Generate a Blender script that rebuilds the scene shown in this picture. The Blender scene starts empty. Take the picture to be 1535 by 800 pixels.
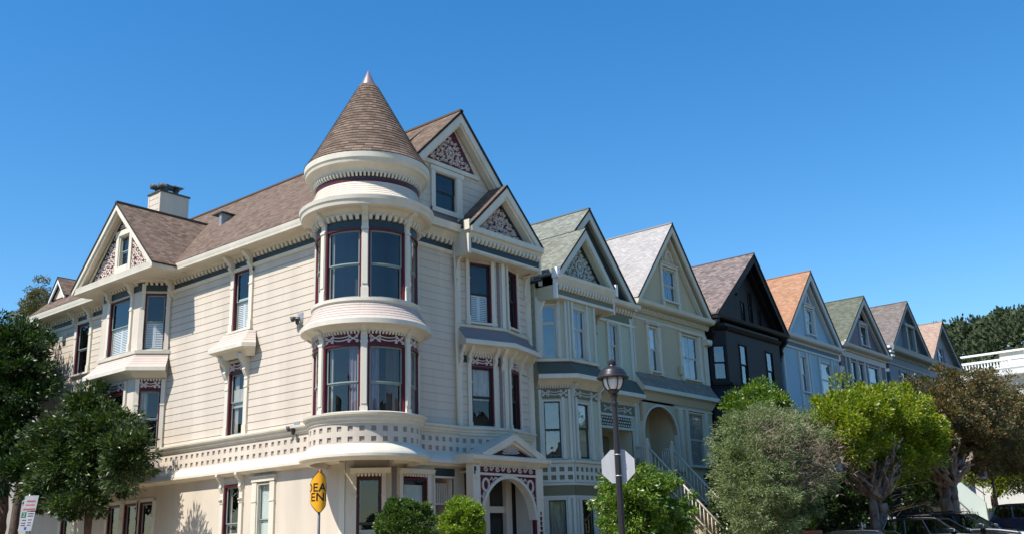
import bpy, bmesh, math, random
import numpy as np
from mathutils import Vector, Matrix
PI = math.pi
R_ = math.radians
rnd = random.Random(7)
S = bpy.context.scene
COL = S.collection

# ------------------------------------------------------------------ camera, sky, sun, exposure
cam_d = bpy.data.cameras.new('camera'); cam = bpy.data.objects.new('camera', cam_d); COL.objects.link(cam)
yaw, pitch, roll = R_(39.818), R_(15.867), R_(-1.876)
fwd = Vector((-math.sin(yaw)*math.cos(pitch), math.cos(yaw)*math.cos(pitch), math.sin(pitch)))
rt0 = Vector((math.cos(yaw), math.sin(yaw), 0)); up0 = rt0.cross(fwd)
rt = math.cos(roll)*rt0 + math.sin(roll)*up0; up = -math.sin(roll)*rt0 + math.cos(roll)*up0
M = Matrix((rt, up, -fwd)).transposed().to_4x4(); M.translation = Vector((23.91, -21.26, 1.6))
cam.matrix_world = M
cam_d.sensor_width = 36; cam_d.lens = 1508.6/1535*36; cam_d.clip_start = .1; cam_d.clip_end = 3000
S.camera = cam
sun_vec = Vector((-.17, -1, 1.39)).normalized()
w = bpy.data.worlds.new('World'); S.world = w; w.use_nodes = True
nt = w.node_tree; bg = nt.nodes['Background']
sky = nt.nodes.new('ShaderNodeTexSky'); sky.sky_type = 'NISHITA'; sky.sun_disc = False
sky.sun_elevation = math.asin(sun_vec.z); sky.sun_rotation = math.atan2(sun_vec.x, sun_vec.y)
sky.air_density = 1.15; sky.dust_density = 0.25; sky.ozone_density = 3.2; sky.altitude = 60
hs_ = nt.nodes.new('ShaderNodeHueSaturation'); hs_.inputs['Saturation'].default_value = 1.36; hs_.inputs['Value'].default_value = 1.60; hs_.inputs['Hue'].default_value = .5
nt.links.new(sky.outputs[0], hs_.inputs['Color']); nt.links.new(hs_.outputs[0], bg.inputs[0]); bg.inputs[1].default_value = .085
sl = bpy.data.lights.new('sun', 'SUN'); sl.energy = 5.0; sl.angle = R_(.53); sl.color = (1, .95, .87)
so = bpy.data.objects.new('sun', sl); COL.objects.link(so); so.rotation_euler = (-sun_vec).to_track_quat('-Z', 'Y').to_euler()
so.location = (0, -20, 60)
S.view_settings.view_transform = 'Standard'; S.view_settings.look = 'None'; S.view_settings.exposure = 0.48; S.view_settings.gamma = 1
S.render.engine = 'CYCLES'
S.cycles.max_bounces = 6; S.cycles.transparent_max_bounces = 12

# ------------------------------------------------------------------ materials
MATS = {}
def newmat(name):
    m = bpy.data.materials.new(name); m.use_nodes = True; MATS[name] = m
    n = m.node_tree; p = n.nodes['Principled BSDF']
    return m, n, p
def paint(name, col, rough=.6, var=.08, nscale=1.3, bump=.0, metal=0, streak=0.0, spec=.3, island=0.0):
    m, n, p = newmat(name)
    tc = n.nodes.new('ShaderNodeTexCoord')
    mp = n.nodes.new('ShaderNodeMapping'); n.links.new(tc.outputs['Object'], mp.inputs[0])
    if streak: mp.inputs['Scale'].default_value = (1, 1, .16)
    nz = n.nodes.new('ShaderNodeTexNoise'); nz.inputs['Scale'].default_value = nscale; nz.inputs['Detail'].default_value = 8
    nz.inputs['Roughness'].default_value = .65
    n.links.new(mp.outputs[0], nz.inputs[0])
    rp = n.nodes.new('ShaderNodeMapRange'); rp.inputs[1].default_value = .3; rp.inputs[2].default_value = .75
    rp.inputs[3].default_value = 1+var*.5; rp.inputs[4].default_value = 1-var*1.5-streak
    n.links.new(nz.outputs[0], rp.inputs[0])
    mx = n.nodes.new('ShaderNodeVectorMath'); mx.operation = 'SCALE'; mx.inputs[0].default_value = col
    n.links.new(rp.outputs[0], mx.inputs['Scale'])
    last = mx
    if island:
        g = n.nodes.new('ShaderNodeNewGeometry'); ri = n.nodes.new('ShaderNodeMapRange'); ri.inputs[3].default_value = 1-island; ri.inputs[4].default_value = 1+island*.4
        n.links.new(g.outputs['Random Per Island'], ri.inputs[0]); last = n.nodes.new('ShaderNodeVectorMath'); last.operation = 'SCALE'
        n.links.new(mx.outputs[0], last.inputs[0]); n.links.new(ri.outputs[0], last.inputs['Scale'])
    n.links.new(last.outputs[0], p.inputs['Base Color'])
    p.inputs['Roughness'].default_value = rough; p.inputs['Metallic'].default_value = metal
    p.inputs['Specular IOR Level'].default_value = spec
    nz2 = n.nodes.new('ShaderNodeTexNoise'); nz2.inputs['Scale'].default_value = 28; nz2.inputs['Detail'].default_value = 4
    n.links.new(tc.outputs['Object'], nz2.inputs[0])
    bp = n.nodes.new('ShaderNodeBump'); bp.inputs['Strength'].default_value = .12+bump; bp.inputs['Distance'].default_value = .01
    n.links.new(nz2.outputs[0], bp.inputs['Height']); n.links.new(bp.outputs[0], p.inputs['Normal'])
    return m
def shingle(name, c1, c2, c3, bw=.23, bh=.13, depth=.03):
    m, n, p = newmat(name)
    uv = n.nodes.new('ShaderNodeUVMap'); uv.uv_map = 'UVMap'
    br = n.nodes.new('ShaderNodeTexBrick'); br.offset = .5; br.inputs['Scale'].default_value = 1
    br.inputs['Brick Width'].default_value = bw; br.inputs['Row Height'].default_value = bh
    br.inputs['Mortar Size'].default_value = .006; br.inputs['Mortar Smooth'].default_value = .2; br.inputs['Bias'].default_value = 0
    br.inputs['Color1'].default_value = (0, 0, 0, 1); br.inputs['Color2'].default_value = (1, 1, 1, 1); br.inputs['Mortar'].default_value = (.1, .1, .1, 1)
    n.links.new(uv.outputs[0], br.inputs[0])
    cr = n.nodes.new('ShaderNodeValToRGB'); e = cr.color_ramp.elements
    e[0].position = .0; e[0].color = (*c1, 1); e[1].position = 1; e[1].color = (*c3, 1)
    x = e.new(.5); x.color = (*c2, 1)
    n.links.new(br.outputs['Color'], cr.inputs[0])
    nz = n.nodes.new('ShaderNodeTexNoise'); nz.inputs['Scale'].default_value = .7; nz.inputs['Detail'].default_value = 9; nz.inputs['Roughness'].default_value = .7
    n.links.new(uv.outputs[0], nz.inputs[0])
    rp = n.nodes.new('ShaderNodeMapRange'); rp.inputs[1].default_value = .3; rp.inputs[2].default_value = .7
    rp.inputs[3].default_value = .90; rp.inputs[4].default_value = 1.10
    n.links.new(nz.outputs[0], rp.inputs[0])
    mx = n.nodes.new('ShaderNodeVectorMath'); mx.operation = 'SCALE'
    n.links.new(cr.outputs[0], mx.inputs[0]); n.links.new(rp.outputs[0], mx.inputs['Scale'])
    n.links.new(mx.outputs[0], p.inputs['Base Color']); p.inputs['Roughness'].default_value = .92
    p.inputs['Specular IOR Level'].default_value = .15
    sp = n.nodes.new('ShaderNodeSeparateXYZ'); n.links.new(uv.outputs[0], sp.inputs[0])
    md = n.nodes.new('ShaderNodeMath'); md.operation = 'DIVIDE'; md.inputs[1].default_value = bh; n.links.new(sp.outputs[1], md.inputs[0])
    fr = n.nodes.new('ShaderNodeMath'); fr.operation = 'FRACT'; n.links.new(md.outputs[0], fr.inputs[0])
    iv = n.nodes.new('ShaderNodeMath'); iv.operation = 'SUBTRACT'; iv.inputs[0].default_value = 1; n.links.new(fr.outputs[0], iv.inputs[1])
    ad = n.nodes.new('ShaderNodeMath'); ad.operation = 'MULTIPLY_ADD'; ad.inputs[1].default_value = .45
    n.links.new(br.outputs['Color'], ad.inputs[0]); n.links.new(iv.outputs[0], ad.inputs[2])
    bp = n.nodes.new('ShaderNodeBump'); bp.inputs['Strength'].default_value = .9; bp.inputs['Distance'].default_value = depth
    n.links.new(ad.outputs[0], bp.inputs['Height']); n.links.new(bp.outputs[0], p.inputs['Normal'])
    return m
def glass(name, tint=(.75, .8, .8), ior=1.75):
    m, n, p = newmat(name); n.nodes.remove(p)
    out = n.nodes['Material Output']
    tr = n.nodes.new('ShaderNodeBsdfTransparent'); tr.inputs[0].default_value = (*tint, 1)
    gl = n.nodes.new('ShaderNodeBsdfGlossy'); gl.inputs['Roughness'].default_value = .015; gl.inputs[0].default_value = (.95, .97, 1, 1)
    nz = n.nodes.new('ShaderNodeTexNoise'); nz.inputs['Scale'].default_value = 1.1; tc = n.nodes.new('ShaderNodeTexCoord')
    n.links.new(tc.outputs['Object'], nz.inputs[0])
    bp = n.nodes.new('ShaderNodeBump'); bp.inputs['Strength'].default_value = .25; bp.inputs['Distance'].default_value = .03
    n.links.new(nz.outputs[0], bp.inputs['Height']); n.links.new(bp.outputs[0], gl.inputs['Normal'])
    lw = n.nodes.new('ShaderNodeLayerWeight'); lw.inputs[0].default_value = .5       # same from both sides of the pane
    pw = n.nodes.new('ShaderNodeMath'); pw.operation = 'POWER'; pw.inputs[1].default_value = 4; n.links.new(lw.outputs['Facing'], pw.inputs[0])
    f0 = ((ior-1)/(ior+1))**2*1.6; fr = n.nodes.new('ShaderNodeMapRange'); fr.inputs[3].default_value = f0; fr.inputs[4].default_value = 1.0; n.links.new(pw.outputs[0], fr.inputs[0])
    mx = n.nodes.new('ShaderNodeMixShader')
    n.links.new(fr.outputs[0], mx.inputs[0]); n.links.new(tr.outputs[0], mx.inputs[1]); n.links.new(gl.outputs[0], mx.inputs[2])
    n.links.new(mx.outputs[0], out.inputs[0])
    return m
def leafmat(name, c1, c2, c3, rough=.45, trans=.35, spec=.5):
    m, n, p = newmat(name)
    g = n.nodes.new('ShaderNodeNewGeometry')
    cr = n.nodes.new('ShaderNodeValToRGB'); e = cr.color_ramp.elements
    e[0].color = (*c1, 1); e[1].color = (*c3, 1); e[1].position = 1; x = e.new(.55); x.color = (*c2, 1)
    n.links.new(g.outputs['Random Per Island'], cr.inputs[0])
    n.links.new(cr.outputs[0], p.inputs['Base Color']); p.inputs['Roughness'].default_value = rough
    p.inputs['Specular IOR Level'].default_value = spec
    tl = n.nodes.new('ShaderNodeBsdfTranslucent')
    v = n.nodes.new('ShaderNodeVectorMath'); v.operation = 'MULTIPLY'; v.inputs[1].default_value = (1.5, 1.7, .6)
    n.links.new(cr.outputs[0], v.inputs[0]); n.links.new(v.outputs[0], tl.inputs[0])
    mx = n.nodes.new('ShaderNodeMixShader'); mx.inputs[0].default_value = trans
    n.links.new(p.outputs[0], mx.inputs[1]); n.links.new(tl.outputs[0], mx.inputs[2])
    n.links.new(mx.outputs[0], n.nodes['Material Output'].inputs[0])
    return m
def bark(name, c1, c2, sc=6):
    m, n, p = newmat(name)
    tc = n.nodes.new('ShaderNodeTexCoord'); mp = n.nodes.new('ShaderNodeMapping'); mp.inputs['Scale'].default_value = (1, 1, .35)
    n.links.new(tc.outputs['Object'], mp.inputs[0])
    nz = n.nodes.new('ShaderNodeTexNoise'); nz.inputs['Scale'].default_value = sc; nz.inputs['Detail'].default_value = 10; nz.inputs['Roughness'].default_value = .7
    n.links.new(mp.outputs[0], nz.inputs[0])
    cr = n.nodes.new('ShaderNodeValToRGB'); e = cr.color_ramp.elements
    e[0].position = .35; e[0].color = (*c1, 1); e[1].position = .68; e[1].color = (*c2, 1)
    n.links.new(nz.outputs[0], cr.inputs[0]); n.links.new(cr.outputs[0], p.inputs['Base Color'])
    p.inputs['Roughness'].default_value = .9
    bp = n.nodes.new('ShaderNodeBump'); bp.inputs['Strength'].default_value = .8; bp.inputs['Distance'].default_value = .06
    n.links.new(nz.outputs[0], bp.inputs['Height']); n.links.new(bp.outputs[0], p.inputs['Normal'])
    return m

paint('siding', (.625, .54, .44), .65, .11, .7, streak=.05, island=.02)
paint('stucco', (.60, .52, .415), .8, .10, .8, streak=.06)
paint('trim', (.68, .62, .505), .5, .09, 1.6, streak=.04)
paint('skirt', (.52, .43, .37), .75, .08, 2)
paint('shaded_skirt', (.27, .22, .21), .8, .10, 2)  # darker copy of skirt, with the street side's shade put into its colour
paint('slate', (.030, .046, .053), .45, .08)
paint('maroon', (.095, .010, .018), .4, .08)
paint('ornament', (.62, .52, .46), .6, .08, 4)
paint('sash', (.26, .32, .29), .4, .05)
paint('sash_dark', (.03, .045, .045), .35, .05)
paint('grey_strip', (.20, .17, .165), .6, .06)
paint('room', (.035, .033, .03), .9, .3, .8)
paint('curtain', (.42, .40, .36), .9, .25, 9, streak=.1)
paint('curtain_violet', (.24, .20, .26), .9, .3, 9, streak=.15)
paint('curtain_brown', (.10, .055, .04), .9, .4, 5, streak=.1)
paint('blind', (.50, .56, .54), .7, .06)
paint('shutter', (.70, .72, .70), .5, .04)
paint('metal_grey', (.085, .09, .09), .6, .3, 6, metal=.3)
paint('galv', (.45, .46, .46), .45, .3, 6, metal=.6)
paint('copper', (.56, .38, .34), .32, .15, 4, metal=.75)
paint('roof_edge', (.03, .026, .024), .8, .2)
paint('white', (.78, .78, .76), .5, .04)
paint('green_wall', (.46, .47, .35), .6, .06, .6)
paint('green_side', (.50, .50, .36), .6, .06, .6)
paint('green_frieze', (.15, .145, .085), .5, .06)
paint('green_trim', (.53, .54, .47), .5, .05)
paint('green_skirt', (.10, .092, .062), .6, .08)
paint('green_orn', (.50, .52, .49), .6, .08)
paint('tan_wall', (.52, .43, .29), .75, .10, .7, streak=.04)
paint('tan_trim', (.60, .55, .44), .55, .06)
paint('tan_skirt', (.24, .195, .155), .9, .25, 3)
paint('black_wall', (.011, .011, .012), .6, .2, .8)
paint('black_trim', (.007, .0065, .007), .6, .2)
paint('blue_wall', (.29, .43, .52), .6, .06, .6)
paint('blue_trim', (.52, .54, .52), .55, .05)
paint('blue_frieze', (.025, .11, .19), .5, .06)
paint('mauve_wall', (.135, .12, .15), .6, .06, .6)
paint('mauve_trim', (.42, .42, .40), .55, .05)
paint('steel_wall', (.11, .16, .22), .6, .06, .6)
paint('steel_trim', (.20, .235, .235), .55, .05)
paint('pale_wall', (.20, .22, .27), .6, .06, .6)
paint('lamp_black', (.022, .019, .021), .35, .15, 3, spec=.5)
paint('sign_white', (.50, .50, .51), .4, .14, 4, streak=.05)
paint('sign_yellow', (.78, .36, .012), .42, .06, 3)
paint('sign_text', (.012, .010, .010), .5, .02)
paint('sign_red', (.42, .12, .11), .5, .05)
paint('sign_green', (.02, .16, .10), .5, .05)
paint('sign_blue', (.03, .10, .45), .5, .05)
paint('pole', (.13, .12, .12), .5, .15, 5, metal=.4)
paint('asphalt', (.16, .13, .09), .9, .25, 3, bump=.4)
paint('concrete', (.46, .38, .27), .85, .15, 1.5, bump=.2)
paint('earth', (.09, .07, .05), .95, .3, 2, bump=.4)
paint('line_white', (.6, .6, .58), .7, .2, 4)
paint('terracotta', (.50, .17, .10), .8, .12, 4)
paint('tyre', (.02, .02, .02), .85, .1)
paint('stair_wall', (.50, .58, .55), .6, .05)
paint('neighbour_wall', (.30, .28, .25), .7, .08)
paint('far_wall', (.55, .52, .45), .7, .06)
paint('hill_soil', (.055, .065, .035), .95, .3, .05)
for nm, c in (('car_black', (.012, .013, .016)), ('car_navy', (.012, .02, .05)), ('car_grey', (.05, .055, .06))):
    m = paint(nm, c, .28, .02, spec=.6); m.node_tree.nodes['Principled BSDF'].inputs['Coat Weight'].default_value = 1
    m.node_tree.nodes['Principled BSDF'].inputs['Coat Roughness'].default_value = .04
glass('glass', (.92, .92, .90), 1.50); glass('glass_row', (.9, .93, .93), 2.0); glass('car_glass', (.25, .32, .30), 1.7); glass('lamp_glass', (.93, .93, .93), 1.45)
m, n, p = newmat('lamp_diffuser'); p.inputs['Base Color'].default_value = (.82, .83, .85, 1); p.inputs['Roughness'].default_value = .25
shingle('roof_brown', (.10, .069, .050), (.155, .108, .080), (.21, .151, .114))
shingle('roof_green', (.145, .15, .125), (.20, .21, .175), (.26, .27, .225))
shingle('roof_white', (.30, .28, .262), (.36, .335, .315), (.42, .39, .365))
shingle('roof_mauve', (.11, .085, .08), (.19, .15, .14), (.27, .215, .195))
shingle('roof_orange', (.30, .155, .09), (.37, .20, .12), (.44, .25, .16))
shingle('roof_moss', (.085, .092, .068), (.12, .13, .098), (.16, .17, .13))
shingle('roof_taupe', (.12, .10, .088), (.17, .145, .128), (.22, .19, .168))
shingle('roof_pink', (.30, .20, .15), (.37, .26, .20), (.43, .31, .245))
leafmat('leaf_dark', (.008, .020, .006), (.020, .048, .010), (.065, .11, .022), .42, .16, .4)
leafmat('leaf_dark2', (.011, .026, .007), (.032, .062, .013), (.11, .145, .035), .40, .18, .45)
leafmat('leaf_bright', (.06, .115, .008), (.18, .235, .012), (.40, .38, .035), .4, .38)
leafmat('leaf_fresh', (.03, .08, .010), (.09, .17, .016), (.24, .28, .045), .35, .35)
leafmat('leaf_olive', (.075, .11, .035), (.17, .215, .09), (.32, .36, .19), .6, .25)
leafmat('leaf_mid', (.03, .06, .015), (.07, .11, .03), (.13, .16, .06), .5, .3)
leafmat('leaf_red', (.035, .05, .014), (.115, .115, .042), (.28, .135, .075), .5, .28)
leafmat('leaf_box', (.02, .05, .010), (.055, .11, .018), (.15, .20, .045), .35, .3)
leafmat('leaf_lime', (.06, .12, .010), (.17, .26, .025), (.33, .38, .06), .4, .35)
leafmat('leaf_far', (.03, .046, .024), (.058, .078, .036), (.10, .115, .056), .7, .08, .2)  # distance haze is mixed into these leaf colours
leafmat('leaf_autumn', (.05, .06, .02), (.11, .11, .035), (.20, .13, .07), .5, .3)
leafmat('twig', (.16, .12, .09), (.27, .20, .155), (.36, .28, .22), .8, .0, .2)
bark('bark_brown', (.05, .033, .024), (.16, .10, .075))
bark('bark_grey', (.10, .072, .055), (.38, .29, .23), 5)

# ------------------------------------------------------------------ mesh builder
class Frame:
    curved = False
    def __init__(s, O, U, N): s.O = Vector((O[0], O[1], 0)); s.U = Vector((U[0], U[1], 0)).normalized(); s.N = Vector((N[0], N[1], 0)).normalized()
    def P(s, a, d, z): return s.O + s.U*a + s.N*d + Vector((0, 0, z))
def facet(A, B):                 # from plan point A to B, outward on the right-hand side
    A = Vector(A); B = Vector(B); U = (B-A).normalized(); f = Frame(A, U, (U.y, -U.x)); f.L = (B-A).length; return f
class Arc:
    curved = True
    def __init__(s, R): s.R = R
    def P(s, a, d, z): t = a/s.R; return Vector(((s.R+d)*math.cos(t), (s.R+d)*math.sin(t), z))
FA = Frame((0, 0), (1, 0), (0, -1)); FB = Frame((0, 0), (0, 1), (1, 0))
class MB:
    def __init__(s): s.v = []; s.f = []; s.m = []; s.uv = []; s.names = []; s.sm = []
    def mi(s, m):
        if m not in s.names: s.names.append(m)
        return s.names.index(m)
    def face(s, pts, mat, uv=None, smooth=False):
        k = len(s.v); s.v.extend([tuple(p) for p in pts]); s.f.append(tuple(range(k, k+len(pts)))); s.m.append(s.mi(mat)); s.uv.append(uv); s.sm.append(smooth)
    def mesh(s, vs, fs, mat, smooth=False):
        k = len(s.v); s.v.extend([tuple(p) for p in vs]); i = s.mi(mat)
        for f in fs: s.f.append(tuple(k+j for j in f)); s.m.append(i); s.uv.append(None); s.sm.append(smooth)
    def box(s, c0, c1, mat):
        x0, y0, z0 = c0; x1, y1, z1 = c1
        v = [(x0, y0, z0), (x1, y0, z0), (x1, y1, z0), (x0, y1, z0), (x0, y0, z1), (x1, y0, z1), (x1, y1, z1), (x0, y1, z1)]
        s.mesh(v, [(3, 2, 1, 0), (4, 5, 6, 7), (0, 1, 5, 4), (1, 2, 6, 5), (2, 3, 7, 6), (3, 0, 4, 7)], mat)
    def prof(s, F, prof, s0, s1, mat, smooth=False):        # (d,z) polygon swept along s
        n = max(1, int(abs(s1-s0)/.09)) if F.curved else 1
        k = len(prof); vs = []; fs = []
        for i in range(n+1):
            a = s0+(s1-s0)*i/n
            vs += [F.P(a, d, z) for d, z in prof]
        for i in range(n):
            for j in range(k): fs.append((i*k+j, i*k+(j+1) % k, (i+1)*k+(j+1) % k, (i+1)*k+j))
        fs.append(tuple(range(k-1, -1, -1))); fs.append(tuple(n*k+j for j in range(k)))
        s.mesh(vs, fs, mat, smooth)
    def fb(s, F, s0, s1, d0, d1, z0, z1, mat): s.prof(F, [(d0, z0), (d1, z0), (d1, z1), (d0, z1)], s0, s1, mat)
    def poly(s, F, pts, d0, d1, mat):                       # (s,z) polygon extruded along d
        k = len(pts); vs = [F.P(a, d0, z) for a, z in pts]+[F.P(a, d1, z) for a, z in pts]
        fs = [tuple(range(k-1, -1, -1)), tuple(range(k, 2*k))]+[(j, (j+1) % k, k+(j+1) % k, k+j) for j in range(k)]
        s.mesh(vs, fs, mat)
    def ribbon(s, F, pts, w, d0, d1, mat):                  # flat raised ribbon along (s,z) polyline
        k = len(pts); vs = []
        for i, (a, z) in enumerate(pts):
            p0 = pts[max(0, i-1)]; p1 = pts[min(k-1, i+1)]; tx, tz = p1[0]-p0[0], p1[1]-p0[1]; L = math.hypot(tx, tz) or 1
            ww = w*(.45+.55*math.sin(PI*min(1, max(.08, i/(k-1)*1.0+.15)) if i < k*.5 else PI*.5))*.5
            nx, nz = -tz/L*ww, tx/L*ww
            vs += [F.P(a+nx, d0, z+nz), F.P(a-nx, d0, z-nz), F.P(a-nx*.8, d1, z-nz*.8), F.P(a+nx*.8, d1, z+nz*.8)]
        fs = []
        for i in range(k-1):
            for j in range(4): fs.append((i*4+j, i*4+(j+1) % 4, i*4+4+(j+1) % 4, i*4+4+j))
        fs += [(3, 2, 1, 0), (4*k-4, 4*k-3, 4*k-2, 4*k-1)]
        s.mesh(vs, fs, mat)
    def tube(s, pts, rad, mat, n=8, smooth=True):
        pts = [Vector(p) for p in pts]; k = len(pts)
        if not hasattr(rad, '__len__'): rad = [rad]*k
        vs = []; ref = Vector((.13, .31, .94))
        for i in range(k):
            t = (pts[min(k-1, i+1)]-pts[max(0, i-1)]).normalized()
            a = t.cross(ref if abs(t.dot(ref)) < .95 else Vector((1, 0, 0))).normalized(); b = t.cross(a)
            vs += [pts[i]+(a*math.cos(2*PI*j/n)+b*math.sin(2*PI*j/n))*rad[i] for j in range(n)]
        fs = [(i*n+j, i*n+(j+1) % n, (i+1)*n+(j+1) % n, (i+1)*n+j) for i in range(k-1) for j in range(n)]
        fs += [tuple(range(n-1, -1, -1)), tuple((k-1)*n+j for j in range(n))]
        s.mesh(vs, fs, mat, smooth)
    def lathe(s, c, prof, mat, n=64, smooth=True, a0=0, a1=2*PI):     # (r,z)
        if smooth and len(prof) > 2 and mat in ('trim', 'siding', 'skirt', 'lamp_black', 'white', 'terracotta'):
            for q in range(len(prof)-1): s.lathe(c, prof[q:q+2], mat, n, True, a0, a1)
            return
        k = len(prof); full = abs(a1-a0-2*PI) < 1e-6; m = n if full else n+1; vs = []
        for i in range(m):
            t = a0+(a1-a0)*i/n
            vs += [(c[0]+r*math.cos(t), c[1]+r*math.sin(t), c[2]+z) for r, z in prof]
        fs = [(i*k+j, ((i+1) % m)*k+j, ((i+1) % m)*k+j+1, i*k+j+1) for i in range(n) for j in range(k-1)]
        s.mesh(vs, fs, mat, smooth)
    def build(s, name, parent=None, recalc=True, bevel=0):
        me = bpy.data.meshes.new(name); me.from_pydata(s.v, [], s.f)
        for nme in s.names: me.materials.append(MATS[nme])
        me.polygons.foreach_set('material_index', s.m); me.polygons.foreach_set('use_smooth', s.sm)
        if any(u is not None for u in s.uv):
            ul = me.uv_layers.new(name='UVMap'); flat = []
            for f, u in zip(s.f, s.uv): flat += (list(u) if u is not None else [(0, 0)]*len(f))
            ul.data.foreach_set('uv', np.array(flat, dtype=np.float32).ravel())
        if recalc or bevel:
            b = bmesh.new(); b.from_mesh(me)
            if recalc: bmesh.ops.recalc_face_normals(b, faces=b.faces)
            if bevel:
                bmesh.ops.remove_doubles(b, verts=b.verts, dist=1e-4)
                es = [e for e in b.edges if len(e.link_faces) == 2 and e.calc_face_angle(0) > .5]
                bmesh.ops.bevel(b, geom=es, offset=bevel, segments=2, affect='EDGES', profile=.5)
            b.to_mesh(me); b.free()
        me.update()
        o = bpy.data.objects.new(name, me); COL.objects.link(o)
        if parent: o.parent = parent; o.matrix_parent_inverse = parent.matrix_world.inverted()
        return o
def build_split(b, name, parent):
    o = b.build(name, None); bm = bmesh.new(); bm.from_mesh(o.data); bm.verts.ensure_lookup_table(); seen = set(); mats = list(o.data.materials)
    uvs = None
    for v0 in bm.verts:
        if v0.index in seen: continue
        st = [v0]; comp = []; seen.add(v0.index)
        while st:
            v = st.pop(); comp.append(v)
            for e in v.link_edges:
                w_ = e.other_vert(v)
                if w_.index not in seen: seen.add(w_.index); st.append(w_)
        idx = {v.index: i for i, v in enumerate(comp)}; fs = {f for v in comp for f in v.link_faces}
        me = bpy.data.meshes.new(name); me.from_pydata([tuple(v.co) for v in comp], [], [[idx[v.index] for v in f.verts] for f in fs])
        mi = next(iter(fs)).material_index if fs else 0; me.materials.append(mats[mi])
        for q in me.polygons: q.use_smooth = False
        c = bpy.data.objects.new(name, me); COL.objects.link(c); c.parent = parent; c.matrix_parent_inverse = parent.matrix_world.inverted()
    bm.free(); bpy.data.objects.remove(o)
def thing(name, label, cat, loc=(0, 0, 0), rz=0, group=None):
    o = bpy.data.objects.new(name, None); COL.objects.link(o); o.location = loc; o.rotation_euler = (0, 0, rz)
    o.empty_display_size = .3
    o.matrix_world = Matrix.Translation(loc) @ Matrix.Rotation(rz, 4, 'Z')
    o['label'] = label; o['category'] = cat
    if group: o['group'] = group
    return o
def tag(o, label=None, cat=None, group=None, kind=None):
    if label: o['label'] = label
    if cat: o['category'] = cat
    if group: o['group'] = group
    if kind: o['kind'] = kind
    return o

# ------------------------------------------------------------------ building helpers
def siding(b, F, s0, s1, z0, z1, pitch, mat, holes=(), lim=None, g=.026, dep=.028, ph=0.0):
    if F.U.x == 0 if not F.curved else False: g, dep = .016, .016
    """lap boards with a real shadow groove; holes = (s0,s1,z0,z1); lim(z) gives the ends of a gable"""
    zs = {z0, z1}; grooves = []
    if pitch:
        k = math.floor((z0-ph)/pitch)
        while ph+k*pitch < z1:
            a = ph+k*pitch
            if a > z0+.02 and a+g < z1-.02: zs |= {a, a+g}; grooves.append((a, a+g))
            k += 1
    for h in holes:
        for z in h[2:4]:
            if z0 < z < z1: zs.add(z)
    zs = sorted(zs)
    for za, zb in zip(zs[:-1], zs[1:]):
        if zb-za < 1e-5: continue
        zm = (za+zb)/2; gr = any(a-1e-6 <= za and zb <= c+1e-6 for a, c in grooves)
        segs = [(s0, s1)]
        for h in holes:
            if h[2] < zm < h[3]:
                ns = []
                for a, c in segs:
                    if h[1] <= a or h[0] >= c: ns.append((a, c)); continue
                    if h[0] > a: ns.append((a, h[0]))
                    if h[1] < c: ns.append((h[1], c))
                segs = ns
        if pitch and not F.curved and zb-za > .1:
            ns = []
            for a, c in segs:
                while c-a > 3.2:
                    q = a+rnd.uniform(1.6, 4.6)
                    if q > c-.6: break
                    ns.append((a, q)); a = q+.004
                ns.append((a, c))
            segs = ns
        for a, c in segs:
            if lim:
                la, lb = lim(za), lim(zb)
                pa = (max(a, la[0]), min(c, la[1])); pb = (max(a, lb[0]), min(c, lb[1]))
                if pa[0] >= pa[1]: continue
                if pb[0] > pb[1]: q = (pb[0]+pb[1])/2; pb = (q, q)
            else: pa = pb = (a, c)
            n = max(1, int((c-a)/.12)) if F.curved else 1
            for i in range(n):
                u0, u1 = i/n, (i+1)/n
                A0 = pa[0]+(pa[1]-pa[0])*u0; A1 = pa[0]+(pa[1]-pa[0])*u1; B0 = pb[0]+(pb[1]-pb[0])*u0; B1 = pb[0]+(pb[1]-pb[0])*u1
                d = -dep if gr else 0
                b.face([F.P(A0, d, za), F.P(A1, d, za), F.P(B1, d, zb), F.P(B0, d, zb)], mat)
                if gr:
                    for zz, aa, bb in ((za, A0, A1), (zb, B0, B1)):
                        b.face([F.P(aa, 0, zz), F.P(bb, 0, zz), F.P(bb, -dep, zz), F.P(aa, -dep, zz)], mat)
def dentils(b, F, s0, s1, z0, z1, d, mat, step=.22, wd=.5, d0=0.0):
    n = max(1, round((s1-s0)/step)); st = (s1-s0)/n
    for i in range(n):
        a = s0+st*(i+.5-wd/2); c = a+st*wd
        b.prof(F, [(d0, z1), (d0, z0), (d0+(d-d0)*.55, z0), (d, z0+(z1-z0)*.55), (d, z1)], a, c, mat)
def bracket(b, F, s, w_, z_top, d, h, mat):
    pr = [(0, z_top), (d, z_top), (d, z_top-.10*h), (d*.82, z_top-.22*h), (d*.5, z_top-.36*h), (d*.42, z_top-.5*h), (d*.5, z_top-.58*h), (d*.36, z_top-.72*h), (d*.2, z_top-.85*h), (d*.24, z_top-.93*h), (.0, z_top-h)]
    b.prof(F, pr, s-w_/2, s+w_/2, mat)
def spiral(cx, cz, r, a0, turns, sgn=1, n=13, r1=.18):
    return [(cx+(r*(1-i/(n-1)*(1-r1)))*math.cos(a0+sgn*2*PI*turns*i/(n-1)), cz+(r*(1-i/(n-1)*(1-r1)))*math.sin(a0+sgn*2*PI*turns*i/(n-1))) for i in range(n)]
def disc(b, F, cx, cz, r, d0, d1, mat, n=8):
    b.poly(F, [(cx+r*math.cos(2*PI*i/n), cz+r*math.sin(2*PI*i/n)) for i in range(n)], d0, d1, mat)
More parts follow.
